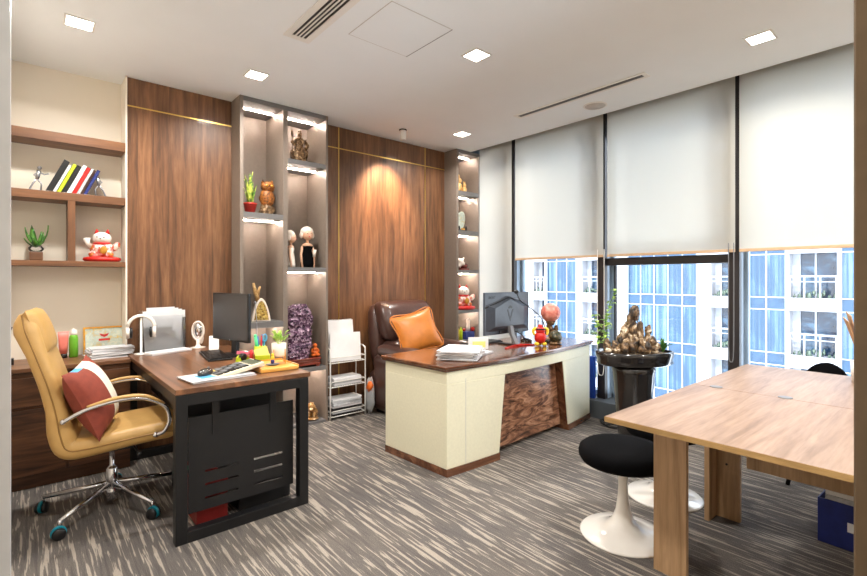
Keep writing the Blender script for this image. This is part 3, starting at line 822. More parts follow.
# ------------------------------------------------------------------ recliner
rc = thing('recliner_chair', 'dark brown leather recliner behind the executive desk', 'armchair', (2.985, 3.64, 0), 0)
rc.scale = (.94, 1, 1)
def puff_box(b, x0, x1, y0, y1, z0, z1, r=.05, m=0, wr=0, seed=0):
    cx, cy = (x0+x1)/2, (y0+y1)/2; w, d = x1-x0, y1-y0; h = z1-z0; rings = []
    N = 9
    for i in range(N+1):
        t = i/N; z = z0+h*t
        e = min(t, 1-t)*h
        ins = r-math.sqrt(max(0, r*r-(r-min(r, e))**2)) if e < r else 0
        rings.append([(x*(1), y, z) for x, y in rrect(w-2*ins, d-2*ins, min(r, (min(w, d)-2*ins)*.45), 4, cx, cy)])
    if wr:
        rings = [[Vector(p)+Vector((0, 1, .3))*wr*noise.noise(Vector(p)*9+Vector((seed, 0, 0))) for p in rg] for rg in rings]
    b.loft(rings, m)
    return b
obj('base', puff_box(B(), -.43, .43, -.28, .34, .04, .42, .03), 'brown_leather', rc)
obj('footing', B().box(-.36, .36, -.22, .3, 0, .05), 'black', rc)
obj('seat', puff_box(B(), -.27, .27, -.34, .18, .36, .52, .06, wr=.012), 'brown_leather', rc)
obj('leg_rest', puff_box(B(), -.26, .26, -.38, -.28, .08, .42, .045), 'brown_leather', rc)
for s in (-1, 1):
    b = puff_box(B(), s*.36-.085, s*.36+.085, -.36, .26, .06, .60, .045)
    puff_box(b, s*.36-.098, s*.36+.098, -.38, .20, .56, .69, .06, wr=.015, seed=s)
    obj('armrest', b, 'brown_leather', rc)
def backring(z, w, y, d, n=5): return [(x, yy, z) for x, yy in rrect(w, d, d*.45, n, 0, y)]
b = B().loft([backring(.42, .74, .30, .16), backring(.6, .80, .34, .16), backring(.8, .80, .37, .16), backring(.98, .76, .40, .15), backring(1.04, .70, .41, .12), backring(1.06, .6, .41, .06)])
obj('back_frame', b, 'brown_leather', rc)
b = B()
puff_box(b, -.33, .33, .05, .28, .50, .72, .08, wr=.03, seed=4)
obj('lumbar_cushion', b, 'brown_leather', rc)
b = B().loft([[(x, yy+.03*noise.noise(Vector((x*14, 0, z*5))), z+.012*noise.noise(Vector((x*22, 3, z)))) for x, yy in rrect(w, d, min(d, w)*.42, 7, 0, y)] for z, w, y, d in
    [(.70, .58, .22, .14), (.72, .66, .22, .20), (.80, .70, .235, .24), (.90, .72, .26, .25), (.99, .72, .29, .25), (1.05, .70, .31, .22), (1.085, .64, .33, .15), (1.095, .55, .335, .06)]])
obj('headrest', b, 'brown_leather', rc, subd=1)
o = thing('leather_cushion', 'square orange leather cushion propped on the brown recliner', 'cushion', (2.79, 3.47, .825), 0)
R2 = Euler((math.radians(68), 0, math.radians(-14)), 'XYZ').to_matrix().to_4x4() @ Euler((0, 0, math.radians(13))).to_matrix().to_4x4()
obj('cover', B().pillow(.44, .39, .15, mat=R2, n=18), 'orange_leather', o)
pts = [R2 @ Vector((u*.217, v*.192, 0)) for u, v in ((-1, -1), (0, -.92), (1, -1), (.92, 0), (1, 1), (0, .92), (-1, 1), (-.92, 0))]
obj('piping', B().tube(pts, .006, 6, smooth_path=4, closed=True), 'orange_leather', o)

# ------------------------------------------------------------------ white wire rack with papers
rk = thing('wire_rack', 'white wire magazine rack on the carpet beside the display cabinet', 'rack', (2.315, 3.93, 0))
b = B(); wx, wy = .19, .17
for s in (-1, 1):
    b.tube([(s*wx, 0, 0), (s*wx, 0, .60), (s*wx, .02, .655), (s*wx, .05, .67), (s*wx, wy-.03, .67), (s*wx, wy, .64), (s*wx, wy, 0)], .0065, 8, smooth_path=3)
obj('side_frame', b, 'white_metal', rk)
for zt in (.03, .305, .53):
    b = B()
    for z in (zt, zt+.05):
        b.tube([(-wx, 0, z), (wx, 0, z)], .004, 6).tube([(-wx, wy, z), (wx, wy, z)], .004, 6).tube([(-wx, 0, z), (-wx, wy, z)], .004, 6).tube([(wx, 0, z), (wx, wy, z)], .004, 6)
    for k in range(15):
        x = -wx+2*wx*(k+.5)/15; b.tube([(x, 0, zt), (x, wy, zt)], .002, 5)
    obj('wire_tray', b, 'white_metal', rk)
def sheets(name, label, n, w, d, th, loc, rz, cols=('paper',), jitter=.02, group=None, cat='papers', tilt=0):
    """a stack of loose sheets: one thing, many thin layers"""
    b = B()
    for k in range(n):
        a = random.uniform(-jitter, jitter)*6; dx, dy = random.uniform(-jitter, jitter), random.uniform(-jitter, jitter)
        m_ = Matrix.Translation((dx, dy, k*th)) @ Euler((0, 0, a)).to_matrix().to_4x4()
        b.box(-w/2, w/2, -d/2, d/2, .0, th*.85, random.randrange(len(cols)), m_)
    o_ = obj(name, b, list(cols), loc=loc, rot=(tilt, 0, rz)); return tag(o_, label, cat, group)
sheets('paper_stack', 'grey newspapers lying on the middle tier of the wire rack', 7, .30, .15, .011, (2.315, 4.012, .312), 0, ('paper', 'paper_grey'), .006)
sheets('magazine_stack', 'magazines and navy folders on the lowest tier of the wire rack', 9, .31, .15, .017, (2.315, 4.012, .036), 0, ('paper', 'black', 'paper_grey', 'paper'), .006, cat='magazines')
def leaning(name, label, n, x0, w, h, y, z, mats, lean=.12):
    b = B()
    for k in range(n):
        m_ = Matrix.Translation((x0+random.uniform(-.01, .01), y+k*.012, z)) @ Euler((-lean+random.uniform(-.02, .02), random.uniform(-.04, .04), 0)).to_matrix().to_4x4()
        b.box(-w/2, w/2, 0, .004, 0, h-random.uniform(0, .02), k % len(mats), m_)
    return tag(obj(name, b, mats), label, 'folders')
leaning('document_folders', 'white document folders standing in the front of the top rack tier', 3, 2.305, .33, .27, 3.948, .54, ['paper'])
leaning('file_folders', 'taller blue-edged files standing behind the white folders in the rack', 4, 2.29, .27, .39, 4.0, .54, ['paper', 'paper_grey', 'paper', 'navy'])
o = thing('plastic_bag', 'clear plastic bag with an orange print between rack and recliner', 'bag', (2.54, 3.90, 0))
obj('bag_film', B().ell((0, 0, .17), (.032, .07, .17), amp=.3, freq=2.5, seed=8), 'plastic_bag', o)
obj('orange_print', B().ell((-.01, -.02, .27), (.03, .045, .05), amp=.3, seed=2), 'orange', o)

# ------------------------------------------------------------------ things on the left shelf
zb = 1.921; BK = 1.2
books = [('black', .034, .215, 'thick black paperback leaning at the left of the row'), ('paper', .018, .185, 'white spined book next to the black one'), ('lime', .022, .195, 'lime yellow spined book'),
         ('black_metal', .026, .190, 'dark charcoal book right of the yellow one'), ('paper', .026, .195, 'white book left of the red spined one'), ('red', .022, .185, 'red spined book'), ('paper_grey', .018, .180, 'pale grey slim book'),
         ('brown_leather', .014, .170, 'thin brown book'), ('navy', .020, .175, 'navy blue book at the right end of the row')]
x = .088; lean = math.radians(24)
for mt, w, h, lb in books:
    o = thing('book', lb+' on the upper wall shelf', 'book', (x, 4.175, zb), 0, 'books on the wall shelf')
    o.rotation_euler = (0, lean, 0)
    obj('cover', B().box(0, .0015, 0, .13, 0, h*BK).box(w-.0015, w, 0, .13, 0, h*BK).box(0, w, 0, .002, 0, h*BK), mt, o)
    obj('pages', B().box(.002, w-.002, .003, .127, .003, h*BK-.003), 'paper', o)
    x += (w+.0012)/math.cos(lean)
def runner(label, x, flip):
    o = thing('bookend', label, 'bookend', (x, 4.19, zb), 0, 'silver runner bookends')
    f = flip; b = B()
    b.ell((f*.025, 0, .158), .013)
    b.tube([(f*.012, 0, .08), (f*.022, 0, .14)], [.010, .013], 8)
    b.tube([(f*.02, 0, .13), (f*.05, 0, .115), (f*.075, 0, .125)], .005, 6).tube([(f*.02, 0, .13), (-f*.005, 0, .105), (f*.015, 0, .09)], .005, 6)
    b.tube([(f*.012, 0, .085), (f*.035, 0, .05), (f*.03, 0, 0)], .006, 6).tube([(f*.012, 0, .085), (-f*.01, 0, .05), (-f*.03, 0, 0)], .006, 6)
    b.box(-.035, .04, -.03, .03, 0, .002)
    obj('runner_figure', b, 'silver', o); return o
runner('silver running figure bookend left of the books', .035, 1)
runner('silver running figure bookend right of the books', .405, -1)
o = thing('potted_aloe', 'small aloe in a brown wooden pot on the lower wall shelf', 'plant', (.042, 4.21, 1.447))
obj('pot', B().lathe([(.045, 0), (.05, .005), (.05, .055), (.045, .06), (.0, .058)], 4, mat=Euler((0, 0, PI/4)).to_matrix().to_4x4(), smooth=False), 'walnut_x', o)
obj('glass_vase', B().lathe([(.03, .058), (.042, .075), (.042, .085), (.026, .105)], 20), 'acrylic', o)
b = B()
for k in range(11):
    a = 2*PI*k/11*1.6; r_ = .04+.05*(k % 3)/2; b.leaf((0, 0, .09), (r_*math.cos(a), r_*math.sin(a)*.8,   .15+.095*((k*7) % 5)/4), .036, bend=-.12, thick=.004)
obj('leaves', b, 'leaf', o)
def lucky_cat(label, loc, s, rz=0, name='lucky_cat_figurine'):
    o = thing(name, label, 'figurine', loc, rz); o.scale = (s, s, s)
    obj('base_cushion', B().lathe([(.10, 0), (.115, .012), (.11, .028), (.08, .034), (0, .034)], 24, sy=.75), 'red', o)
    b = B().ell((0, 0, .085), (.075, .055, .06)).ell((-.045, -.03, .05), (.03, .03, .025)).ell((.045, -.03, .05), (.03, .03, .025)).ell((.085, -.01, .11), (.022, .02, .035), rot=(0, .5, 0))
    obj('body', b, 'cat_paint', o)
    obj('raised_paw', B().tube([(-.06, -.01, .1), (-.085, -.015, .13), (-.085, -.02, .165)], [.018, .018, .022], 10), 'cat_white', o)
    h = obj('head', B().ell((0, -.005, .165), (.058, .05, .046)), 'cat_white', o)
    obj('ears', B().lathe([(.017, 0), (.002, .034)], 8, c=(-.032, 0, .198)).lathe([(.017, 0), (.002, .034)], 8, c=(.032, 0, .198)), 'red', h)
    fz = B()
    for s_ in (-1, 1): fz.ell((s_*.02, -.051, .172), (.006, .003, .004))
    fz.ell((0, -.055, .160), (.005, .003, .004)); obj('face_marks', fz, 'black', h)
    obj('collar', B().tube([(.046*math.cos(a), .04*math.sin(a)-.003, .128) for a in [2*PI*i/16 for i in range(16)]], .008, 8, closed=True), 'red', o)
    obj('gold_coin', B().ell((.02, -.06, .08), (.022, .006, .028)), 'gold_fig', o)
    return o
lucky_cat('white and red beckoning cat figurine in the right compartment of the wall shelf', (.415, 4.225, 1.447), 1.04, -.3)

# ------------------------------------------------------------------ things in the display cabinets
YF = 4.06
o = thing('snake_plant', 'small snake plant in a red pot on the left bay shelf', 'plant', (1.435, YF, 1.877))
obj('pot', B().lathe([(.038, 0), (.052, .075), (.056, .078), (.056, .09), (.048, .09), (.046, .08), (0, .08)], 24), 'terracotta', o)
b = B()
for k in range(13):
    a = k*2.4; r_ = .02+.05*((k*3) % 5)/5; b.leaf((.4*r_*math.cos(a), .4*r_*math.sin(a), .08), (r_*math.cos(a)*1.15, r_*math.sin(a), .19+.17*((k*7) % 6)/5), .034, bend=.03, thick=.003)
obj('leaves', b, 'leaf_snake', o)
o = thing('owl_carving', 'dark carved owl ornament with orange feathers right of the snake plant', 'ornament', (1.585, YF, 1.877))
obj('base', B().ell((0, 0, .045), (.06, .045, .05), amp=.6, seed=2).ell((-.03, 0, .02), (.04, .04, .03), amp=.6, seed=9), 'bronze', o)
obj('body', B().ell((0, 0, .15), (.062, .045, .085), amp=.25, freq=5, seed=1), 'owl', o)
obj('head', B().ell((0, -.005, .245), (.058, .045, .05), amp=.15, freq=5).lathe([(.018, 0), (.002, .035)], 6, c=(-.04, 0, .275)).lathe([(.018, 0), (.002, .035)], 6, c=(.04, 0, .275)), 'owl', o)
obj('eyes', B().ell((-.022, -.047, .25), .013).ell((.022, -.047, .25), .013), 'gold_fig', o)
o = thing('warrior_statue', 'bronze robed warrior statue on the top right shelf', 'statue', (1.885, YF, 2.378))
b = B().ell((0, 0, .012), (.075, .05, .016), amp=.3)
b.loft([[(x+ox, y, z) for x, y in rrect(w, d, d*.4, 3)] for z, w, d, ox in ((.01, .12, .07, .0), (.06, .10, .06, 0), (.12, .085, .055, -.005), (.16, .065, .05, -.005), (.20, .09, .055, 0), (.225, .07, .045, 0), (.24, .03, .03, 0))])
b.ell((.0, -.005, .262), (.020, .022, .027)).ell((0, 0, .29), (.017, .018, .015)).ell((0, -.018, .235), (.010, .008, .03))
b.tube([(-.045, 0, .215), (-.075, -.01, .18), (-.05, -.035, .15)], [.018, .017, .014], 8).tube([(.045, 0, .215), (.075, -.01, .17), (.05, -.03, .14)], [.018, .017, .014], 8)
b.ell((.055, .01, .1), (.03, .03, .05), amp=.5, seed=3).ell((-.05, .01, .07), (.03, .03, .05), amp=.5, seed=5)
obj('robed_figure', b, 'bronze', o)
obj('pole_blade', B().tube([(-.07, -.03, .0), (-.085, -.03, .24)], .004, 6).ell((-.088, -.03, .25), (.012, .004, .035)), 'bronze', o)
def lady(label, x, dress, rz, s):
    o = thing('lady_figurine', label, 'figurine', (x, YF-.01, 1.426), rz, 'pair of white haired lady figurines'); o.scale = (s, s, s)
    obj('dress', B().lathe([(.055, 0), (.058, .03), (.05, .09), (.036, .14), (.046, .175), (.03, .19), (0, .192)], 22, sy=.7), dress, o)
    b = B().ell((0, 0, .185), (.045, .03, .02)).lathe([(.014, .19), (.012, .225), (.014, .24)], 12).ell((0, -.008, .275), (.043, .042, .048))
    for s_ in (-1, 1): b.tube([(s_*.043, 0, .175), (s_*.056, -.005, .11), (s_*.05, -.02, .0)], [.010, .010, .009], 8)
    sk = obj('body', b, 'skin', o)
    obj('face_paint', B().ell((-.016, -.047, .282), (.006, .003, .002)).ell((.016, -.047, .282), (.006, .003, .002)), 'black', sk)
    obj('lips', B().ell((0, -.05, .258), (.007, .004, .004)), 'red', sk)
    obj('hair', B().ell((0, .012, .298), (.056, .052, .05), amp=.06, freq=6).ell((-.048, .01, .272), (.014, .025, .03)).ell((.048, .01, .272), (.014, .025, .03)), 'porcelain', o)
    return o
lady('white haired lady figurine in a white dress beside the cabinet divider', 1.795, 'porcelain', .9, .97)
l2 = lady('white haired lady figurine in a black dress holding a white glove', 1.955, 'black_fabric', -.1, 1.1)
obj('glove', B().tube([(.045, -.035, .09), (.05, -.04, .15)], [.012, .015], 8), 'porcelain', l2)
o = thing('cave_ornament', 'white arched ornament with a golden mosaic hollow and driftwood on top', 'ornament', (1.52, YF-.02, .956), -.2)
prof = [(.078*math.cos(a)*(1-.25*math.sin(a)), max(0, .20*math.sin(a))) for a in [PI*i/14 for i in range(15)]]
prof2 = [(p[0]*.76, p[1]*.82+.012) for p in prof]
b = B(); b.prism(prof, -.03, .04, axis='Y')
obj('shell', b, 'porcelain', o, bevel=.006)
obj('mosaic_hollow', B().prism(prof2, -.0335, -.028, axis='Y').ell((-.02, -.03, .04), (.02, .01, .025), amp=.4).ell((.025, -.03, .035), (.018, .01, .02), amp=.4), 'mosaic', o)
obj('driftwood', B().tube([(-.02, 0, .17), (-.045, 0, .25), (-.06, .0, .33)], [.022, .017, .009], 8).tube([(-.03, 0, .2), (-.02, 0, .26), (-.005, 0, .30)], [.016, .012, .006], 8), 'driftwood', o)
o = thing('geode_stand', 'reddish brown wooden stand under the amethyst geode', 'stand', (1.885, YF-.03, .521))
b = B().box(-.155, .155, -.075, .075, .018, .036).box(-.15, .15, -.07, .07, .042, .058).box(-.158, .158, -.08, .08, .064, .082)
b.box(-.14, .14, -.06, .06, .03, .07)
for sx in (-1, 1):
    for sy in (-1, 1): b.box(sx*.13-.018, sx*.13+.018, sy*.06-.012, sy*.06+.012, 0, .02)
obj('stand_body', b, 'red_wood', o, bevel=.003)
b = B(); prof_a = [(0, .21, -.01), (.02, .26, -.01), (.10, .275, -.005), (.20, .262, -.0), (.30, .25, -.0), (.38, .24, .0), (.44, .21, .0), (.475, .15, .01), (.485, .06, .02)]
rings = []
for i in range(29):
    z = .485*i/28; k = max(q for q in range(8) if prof_a[q][0] <= z+1e-6); z0_, w0_, x0_ = prof_a[k]; z1_, w1_, x1_ = prof_a[k+1]
    f_ = (z-z0_)/(z1_-z0_); w_ = w0_+(w1_-w0_)*f_; ox_ = x0_+(x1_-x0_)*f_; rg = []
    for x, y in rrect(w_, .12, min(.05, w_*.4), 12, ox_, 0):
        p_ = Vector((x, y, z)); k_ = noise.noise(p_*34)*.012+noise.noise(p_*12)*.016
        rg.append((x+(k_ if abs(x) > .03 else 0)*(1 if x > 0 else -1), y+k_*(1 if y > 0 else -1), z+(.01*noise.noise(p_*30) if i > 22 else 0)))
    rings.append(rg)
b.loft(rings, smooth=False)
obj_ = tag(obj('amethyst_geode', b, 'amethyst', loc=(1.855, YF-.02, .604)), 'tall purple amethyst geode on the reddish stand', 'geode')
o = thing('laughing_figurine', 'small orange seated laughing figurine beside the amethyst', 'figurine', (2.015, YF-.04, .604))
obj('seated_body', B().ell((0, 0, .03), (.035, .03, .032)).ell((-.022, -.015, .015), (.022, .02, .014)).ell((.022, -.015, .015), (.022, .02, .014)).ell((0, -.008, .065), (.024, .02, .022)).ell((0, -.004, .1), (.02, .02, .021)).tube([(-.024, 0, .07), (-.036, -.01, .045), (-.02, -.028, .04)], .009, 8).tube([(.024, 0, .07), (.036, -.01, .045), (.02, -.028, .04)], .009, 8), 'orange', o)
o = thing('lion_figurine', 'small gilded guardian lion on the lowest cabinet shelf', 'figurine', (1.99, 4.03, .024), -.4)
obj('lion_body', B().ell((.01, .02, .06), (.045, .05, .05), amp=.3, freq=5).ell((-.01, -.025, .115), (.04, .036, .042), amp=.4, freq=5, seed=3).ell((-.01, -.062, .105), (.02, .015, .016)).tube([(-.03, -.03, .08), (-.035, -.045, .0)], [.018, .013], 8).tube([(.02, -.035, .08), (.02, -.05, .0)], [.018, .013], 8).ell((.0, -.02, .015), (.06, .06, .014)), 'lion', o)
o = thing('gift_box', 'tiny orange and white box in front of the guardian lion', 'box', (1.90, 3.99, .024), .3)
obj('carton', B().box(-.025, .025, -.02, .02, 0, .03), 'orange', o); obj('lid', B().box(-.026, .026, -.021, .021, .03, .038), 'paper', o)

XC = 3.90; YC = 4.04
o = thing('animal_figurine', 'amber and cream animal figurine on the top shelf of the corner cabinet', 'figurine', (3.935, YC, 2.351))
obj('tall_figure', B().ell((-.04, 0, .06), (.035, .03, .06)).ell((-.04, -.005, .14), (.024, .024, .03)).ell((-.05, 0, .185), (.01, .01, .03)), 'fig_orange', o)
obj('small_figure', B().ell((.03, -.01, .04), (.032, .03, .04)).ell((.03, -.015, .09), (.022, .022, .024)).ell((.02, -.01, .12), (.007, .007, .02)).ell((.04, -.01, .12), (.007, .007, .02)), 'fig_orange', o)
o = thing('display_plate', 'painted oval plate on a black stand in the corner cabinet', 'plate', (3.92, YC, 1.889), .1)
obj('plate_disc', B().lathe([(0, -.006), (.075, -.006), (.088, .004), (.088, .008), (.072, .0), (0, -.001)], 32, mat=Matrix.Translation((0, .01, .125)) @ Euler((math.radians(-80), 0, 0)).to_matrix().to_4x4() @ Matrix.Diagonal((.9, 1.3, -1, 1))), 'plate', o)
obj('plate_stand', B().box(-.07, .07, -.03, .05, 0, .02).tube([(-.06, -.03, .02), (-.065, -.025, .06)], .01, 8).tube([(.06, -.03, .02), (.065, -.025, .06)], .01, 8).box(-.03, .03, -.035, -.028, .015, .035, 1), ['black', 'gold_fig'], o)
o = thing('horse_figurine', 'white and brown sculpted ornament below the display plate', 'ornament', (3.94, YC, 1.428))
obj('wooden_base', B().box(-.06, .08, -.04, .04, 0, .02).ell((.03, 0, .045), (.05, .03, .035), amp=.5), 'red_wood', o)
obj('white_sculpture', B().ell((-.02, 0, .09), (.06, .03, .035), amp=.5, rot=(0, .6, 0)).tube([(-.06, 0, .03), (-.02, 0, .1), (.03, 0, .15)], [.025, .022, .008], 8), 'porcelain', o)
lucky_cat('large white beckoning cat with red base in the corner cabinet', (3.945, YC-.01, .956), 1.30, -.5)
o = tag(obj('spray_can', B().lathe([(.024, 0), (.024, .12), (.018, .135), (.010, .14), (.010, .16), (0, .16)], 16, c=(3.82, 4.0, .601)), 'yellow'), 'yellow bottle at the left of the low corner shelf', 'bottle')
o = tag(obj('green_bottle', B().lathe([(.022, 0), (.022, .10), (.016, .12), (.009, .125), (.009, .15), (0, .15)], 16, c=(3.88, 4.0, .601)), 'lime'), 'lime green bottle beside the yellow one in the corner cabinet', 'bottle')
o = tag(obj('tissue_box', B().box(3.93, 4.08, 3.97, 4.08, .601, .69), 'navy', bevel=.003), 'navy blue box on the low shelf of the corner cabinet', 'box')
o = tag(obj('white_jar', B().lathe([(.022, 0), (.024, .05), (.02, .09), (.026, .11), (.024, .14), (0, .15)], 16, c=(4.03, 4.03, .691)), 'porcelain'), 'small white jar on top of the navy box', 'jar')
tag(obj('red_ornament', B().ell((4.075, 4.0, .715), (.024, .024, .024), amp=.3).ell((3.96, 4.03, .71), (.02, .02, .018), amp=.3), 'red'), 'small red ornaments on the navy box', 'ornament')

# ------------------------------------------------------------------ things on the credenza
o = thing('picture_frame', 'gold framed certificate leaning behind the paper pile on the credenza', 'picture frame', (.435, 4.27, .761))
o.rotation_euler = (math.radians(-10), 0, 0)
fr = B(); w, h, t = .128, .205, .012
fr.box(-w, w, 0, .015, 0, t).box(-w, w, 0, .015, h-t, h).box(-w, -w+t, 0, .015, t, h-t).box(w-t, w, 0, .015, t, h-t)
obj('frame', fr, 'gold_fig', o); obj('certificate', B().box(-w+t, w-t, .006, .012, t, h-t), 'plate', o)
obj('red_emblem', B().prism([(-.03, .155), (0, .145), (.03, .155), (.02, .135), (0, .125), (-.02, .135)], .004, .006, axis='Y').box(-.035, .035, .004, .006, .10, .115), 'red', o)
o = thing('pump_bottle', 'green bottle with a white cap on the credenza', 'bottle', (.248, 4.24, .761))
obj('body', B().lathe([(.024, 0), (.027, .004), (.027, .135), (.022, .155), (.018, .16), (0, .16)], 20), 'green', o); obj('cap', B().lathe([(.02, .158), (.022, .17), (.016, .195), (.0, .205)], 16), 'white_plastic', o)
o = thing('cream_tube', 'coral pink cosmetic tube standing on its black cap left of the green bottle', 'tube', (.190, 4.24, .761))
obj('cap', B().lathe([(.022, 0), (.022, .03), (0, .03)], 18), 'black', o)
obj('tube_body', B().loft([[(x, y, z) for x, y in rrect(w, d, d*.45, 4)] for z, w, d in ((.03, .045, .045), (.08, .052, .04), (.14, .058, .022), (.185, .062, .006))]), 'coral', o)
sheets('paper_stack', 'loose white paper pile on the credenza in front of the gold frame', 11, .26, .17, .0065, (.45, 4.10, .761), .12, ('paper', 'paper_grey', 'paper'), .018)
tag(obj('power_adapter', B().box(-.105, -.07, 4.10, 4.16, .761, .80).tube([(-.09, 4.13, .80), (-.10, 4.15, .92), (-.08, 4.2, 1.0)], .004, 6, smooth_path=4), 'black', bevel=.004), 'small black adapter with a cable on the credenza left of the chair back', 'adapter')

# ------------------------------------------------------------------ things on the left desk
T = .774
o = thing('file_holder', 'clear acrylic file holder at the back of the walnut topped desk', 'file holder', (.78, 4.06, T), 0)
obj('acrylic_box', B().box(-.155, .145, -.045, -.041, 0, .27).box(-.155, .145, .04, .044, 0, .31).box(-.155, -.151, -.041, .04, 0, .29).box(.141, .145, -.041, .04, 0, .25).box(-.155, .145, -.045, .044, 0, .004), 'acrylic', o)
b = B()
for k in range(5):
    m_ = Matrix.Translation((-.06+.035*k*.6, -.025+k*.013, .006)) @ Euler((-.04, .02*(k-2), 0)).to_matrix().to_4x4()
    b.box(-.085, .105, 0, .003, 0, .30+.008*((k*3) % 4), k % 2, m_)
tag(obj('filed_papers', b, ['paper', 'paper'], loc=(.80, 4.06, T+.001)), 'white printed papers standing in the acrylic file holder', 'papers')
sheets('document_folder', 'flat white folder lying in front of the acrylic file holder', 3, .30, .11, .006, (.79, 3.925, T), .35, ('paper',), .003, cat='folder')
o = thing('headphones', 'white over-ear headphones on a stand by the acrylic file holder', 'headphones', (.622, 3.97, T), -.15)
o.scale = (1.12, 1.12, 1.02)
arc = [(.075*math.cos(a), 0, .19+.085*math.sin(a)) for a in [PI*i/10-.1 for i in range(11)]]
obj('headband', B().tube(arc, .009, 8, flatten=1.6), 'white_plastic', o)
for s in (-1, 1):
    e = obj('ear_cup', B().lathe([(0, -.012), (.034, -.012), (.04, -.004), (.04, .01), (0, .012)], 22, mat=Matrix.Translation((s*.072, 0, .155)) @ Euler((0, s*PI/2, 0)).to_matrix().to_4x4()), 'white_plastic', o)
    obj('ear_pad', B().lathe([(.02, 0), (.038, .0), (.038, .014), (.02, .016)], 22, mat=Matrix.Translation((s*.062, 0, .155)) @ Euler((0, -s*PI/2, 0)).to_matrix().to_4x4()), 'black', e)
obj('stand', B().lathe([(.04, 0), (.04, .006), (.007, .01), (.006, .255), (.0, .26)], 20), 'white_plastic', o)
o = thing('vanity_mirror', 'small oval mirror on a beige stand near the desk monitor', 'mirror', (1.02, 4.04, T), -.5)
ring = [(.042*math.cos(a), .0, .135+.072*math.sin(a)) for a in [2*PI*i/24 for i in range(24)]]
obj('ring', B().tube(ring, .0085, 8, closed=True), 'porcelain', o)
obj('mirror_glass', B().lathe([(0, -.002), (1, -.002), (1, .002), (0, .002)], 28, mat=Matrix.Translation((0, 0, .135)) @ Euler((PI/2, 0, 0)).to_matrix().to_4x4() @ Matrix.Diagonal((.04, .07, 1, 1))), 'chrome', o)
obj('stand', B().lathe([(.055, 0), (.055, .008), (.02, .014), (.014, .03), (.012, .065)], 24).ell((.02, .012, .085), (.02, .014, .055)), 'porcelain', o)
# monitor
o = thing('desktop_monitor', 'black desktop monitor facing the tan chair on the walnut topped desk', 'monitor', (1.09, 3.49, T), math.atan2(.10, .46))
obj('casing', B().box(0, .022, -.235, .235, .105, .445).box(.022, .045, -.1, .1, .16, .36), 'black', o, bevel=.003)
obj('screen', B().box(-.0015, 0, -.227, .227, .118, .437), 'screen', o)
obj('stand_neck', B().box(.03, .055, -.03, .03, .008, .22), 'black', o)
obj('stand_foot', B().prism(rrect(.17, .22, .03), 0, .01), 'black', o)
obj('brand_mark', B().lathe([(.006, 0), (.006, .001)], 14, mat=Matrix.Translation((-.0005, 0, .1115)) @ Euler((0, -PI/2, 0)).to_matrix().to_4x4()), 'silver', o)
def keyboard(label, loc, rz, w=.44, d=.15, cols=16, rows=5):
    o = thing('keyboard', label, 'keyboard', loc, rz, 'black desk keyboards')
    obj('case', B().box(-w/2, w/2, -d/2, d/2, 0, .012), 'black', o, bevel=.003)
    b = B(); cw = (w-.02)/cols; rh = (d-.02)/rows
    for i in range(cols):
        for j in range(rows): b.box(-w/2+.01+cw*i+.0015, -w/2+.01+cw*(i+1)-.0015, -d/2+.01+rh*j+.0015, -d/2+.01+rh*(j+1)-.0015, .012, .018)
    k = obj('keys', b, 'black_metal', o); k['kind'] = 'stuff'; return o
keyboard('black keyboard lying before the monitor that faces the tan chair', (1.0, 3.52, T), PI/2-.12)
def mouse(label, loc, rz):
    o = thing('computer_mouse', label, 'mouse', loc, rz)
    obj('shell', B().ell((0, 0, .008), (.032, .055, .026)), 'black_gloss', o)
    obj('scroll_wheel', B().lathe([(.008, -.003), (.008, .003)], 12, mat=Matrix.Translation((0, .025, .03)) @ Euler((0, PI/2, 0)).to_matrix().to_4x4()), 'grey_plastic', o); return o
mouse('black computer mouse on the magazine beside the calculator', (.745, 2.80, T+.017), -.9)
sheets('magazine', 'white magazine pile near the front edge of the walnut topped desk', 3, .34, .22, .004, (.80, 2.775, T), .12, ('paper', 'paper_grey'), .006, cat='magazine')
tag(obj('brochure', B().box(-.16, -.02, -.105, .10, 0, .0015).box(-.12, -.02, -.06, .05, .0015, .002, 1), ['paper', 'sky_blue'], loc=(.81, 2.772, T+.0125), rot=(0, 0, .16)), 'white and light blue printed brochure on the left of the magazine pile', 'papers')
o = thing('calculator', 'large cream desk calculator propped on the magazine pile', 'calculator', (.905, 2.80, T+.0175), -1.45)
o.rotation_euler = Euler((math.radians(10), 0, -1.45), 'XYZ')
obj('casing', B().box(-.085, .085, -.14, .14, 0, .022), 'calc', o, bevel=.005)
obj('display', B().box(-.07, .07, .07, .125, .022, .0245), 'lcd', o)
obj('solar_strip', B().box(-.02, .06, .128, .137, .022, .024), 'black', o)
for i in range(6):
    for j in range(5):
        cm = 'yellow' if (i, j) in ((0, 0), (1, 0)) else ('black' if (i+j) % 3 == 0 or i == 5 else 'grey_plastic')
        obj('key', B().box(-.072+.024*i+.002, -.072+.024*(i+1)-.002, -.13+.037*j+.004, -.13+.037*(j+1)-.004, .022, .028), cm, o)
o = thing('wooden_tray', 'orange bamboo serving tray at the right corner of the walnut topped desk', 'tray', (1.135, 2.84, T), -.02)
obj('tray_board', B().box(-.115, .115, -.14, .14, 0, .022), 'bamboo', o, bevel=.004)
obj('rim', B().box(-.115, .115, .132, .14, .022, .03).box(-.115, -.108, -.14, .132, .022, .028).box(.108, .115, -.14, .132, .022, .028), 'bamboo', o)
o = thing('potted_succulent', 'small yellow-green plant in a white cup pot on thin wooden legs', 'plant', (1.185, 2.85, T+.023))
obj('pot', B().lathe([(.0, .04), (.038, .041), (.043, .05), (.045, .125), (.041, .125), (.038, .112), (0, .112)], 24), 'porcelain', o)
b = B()
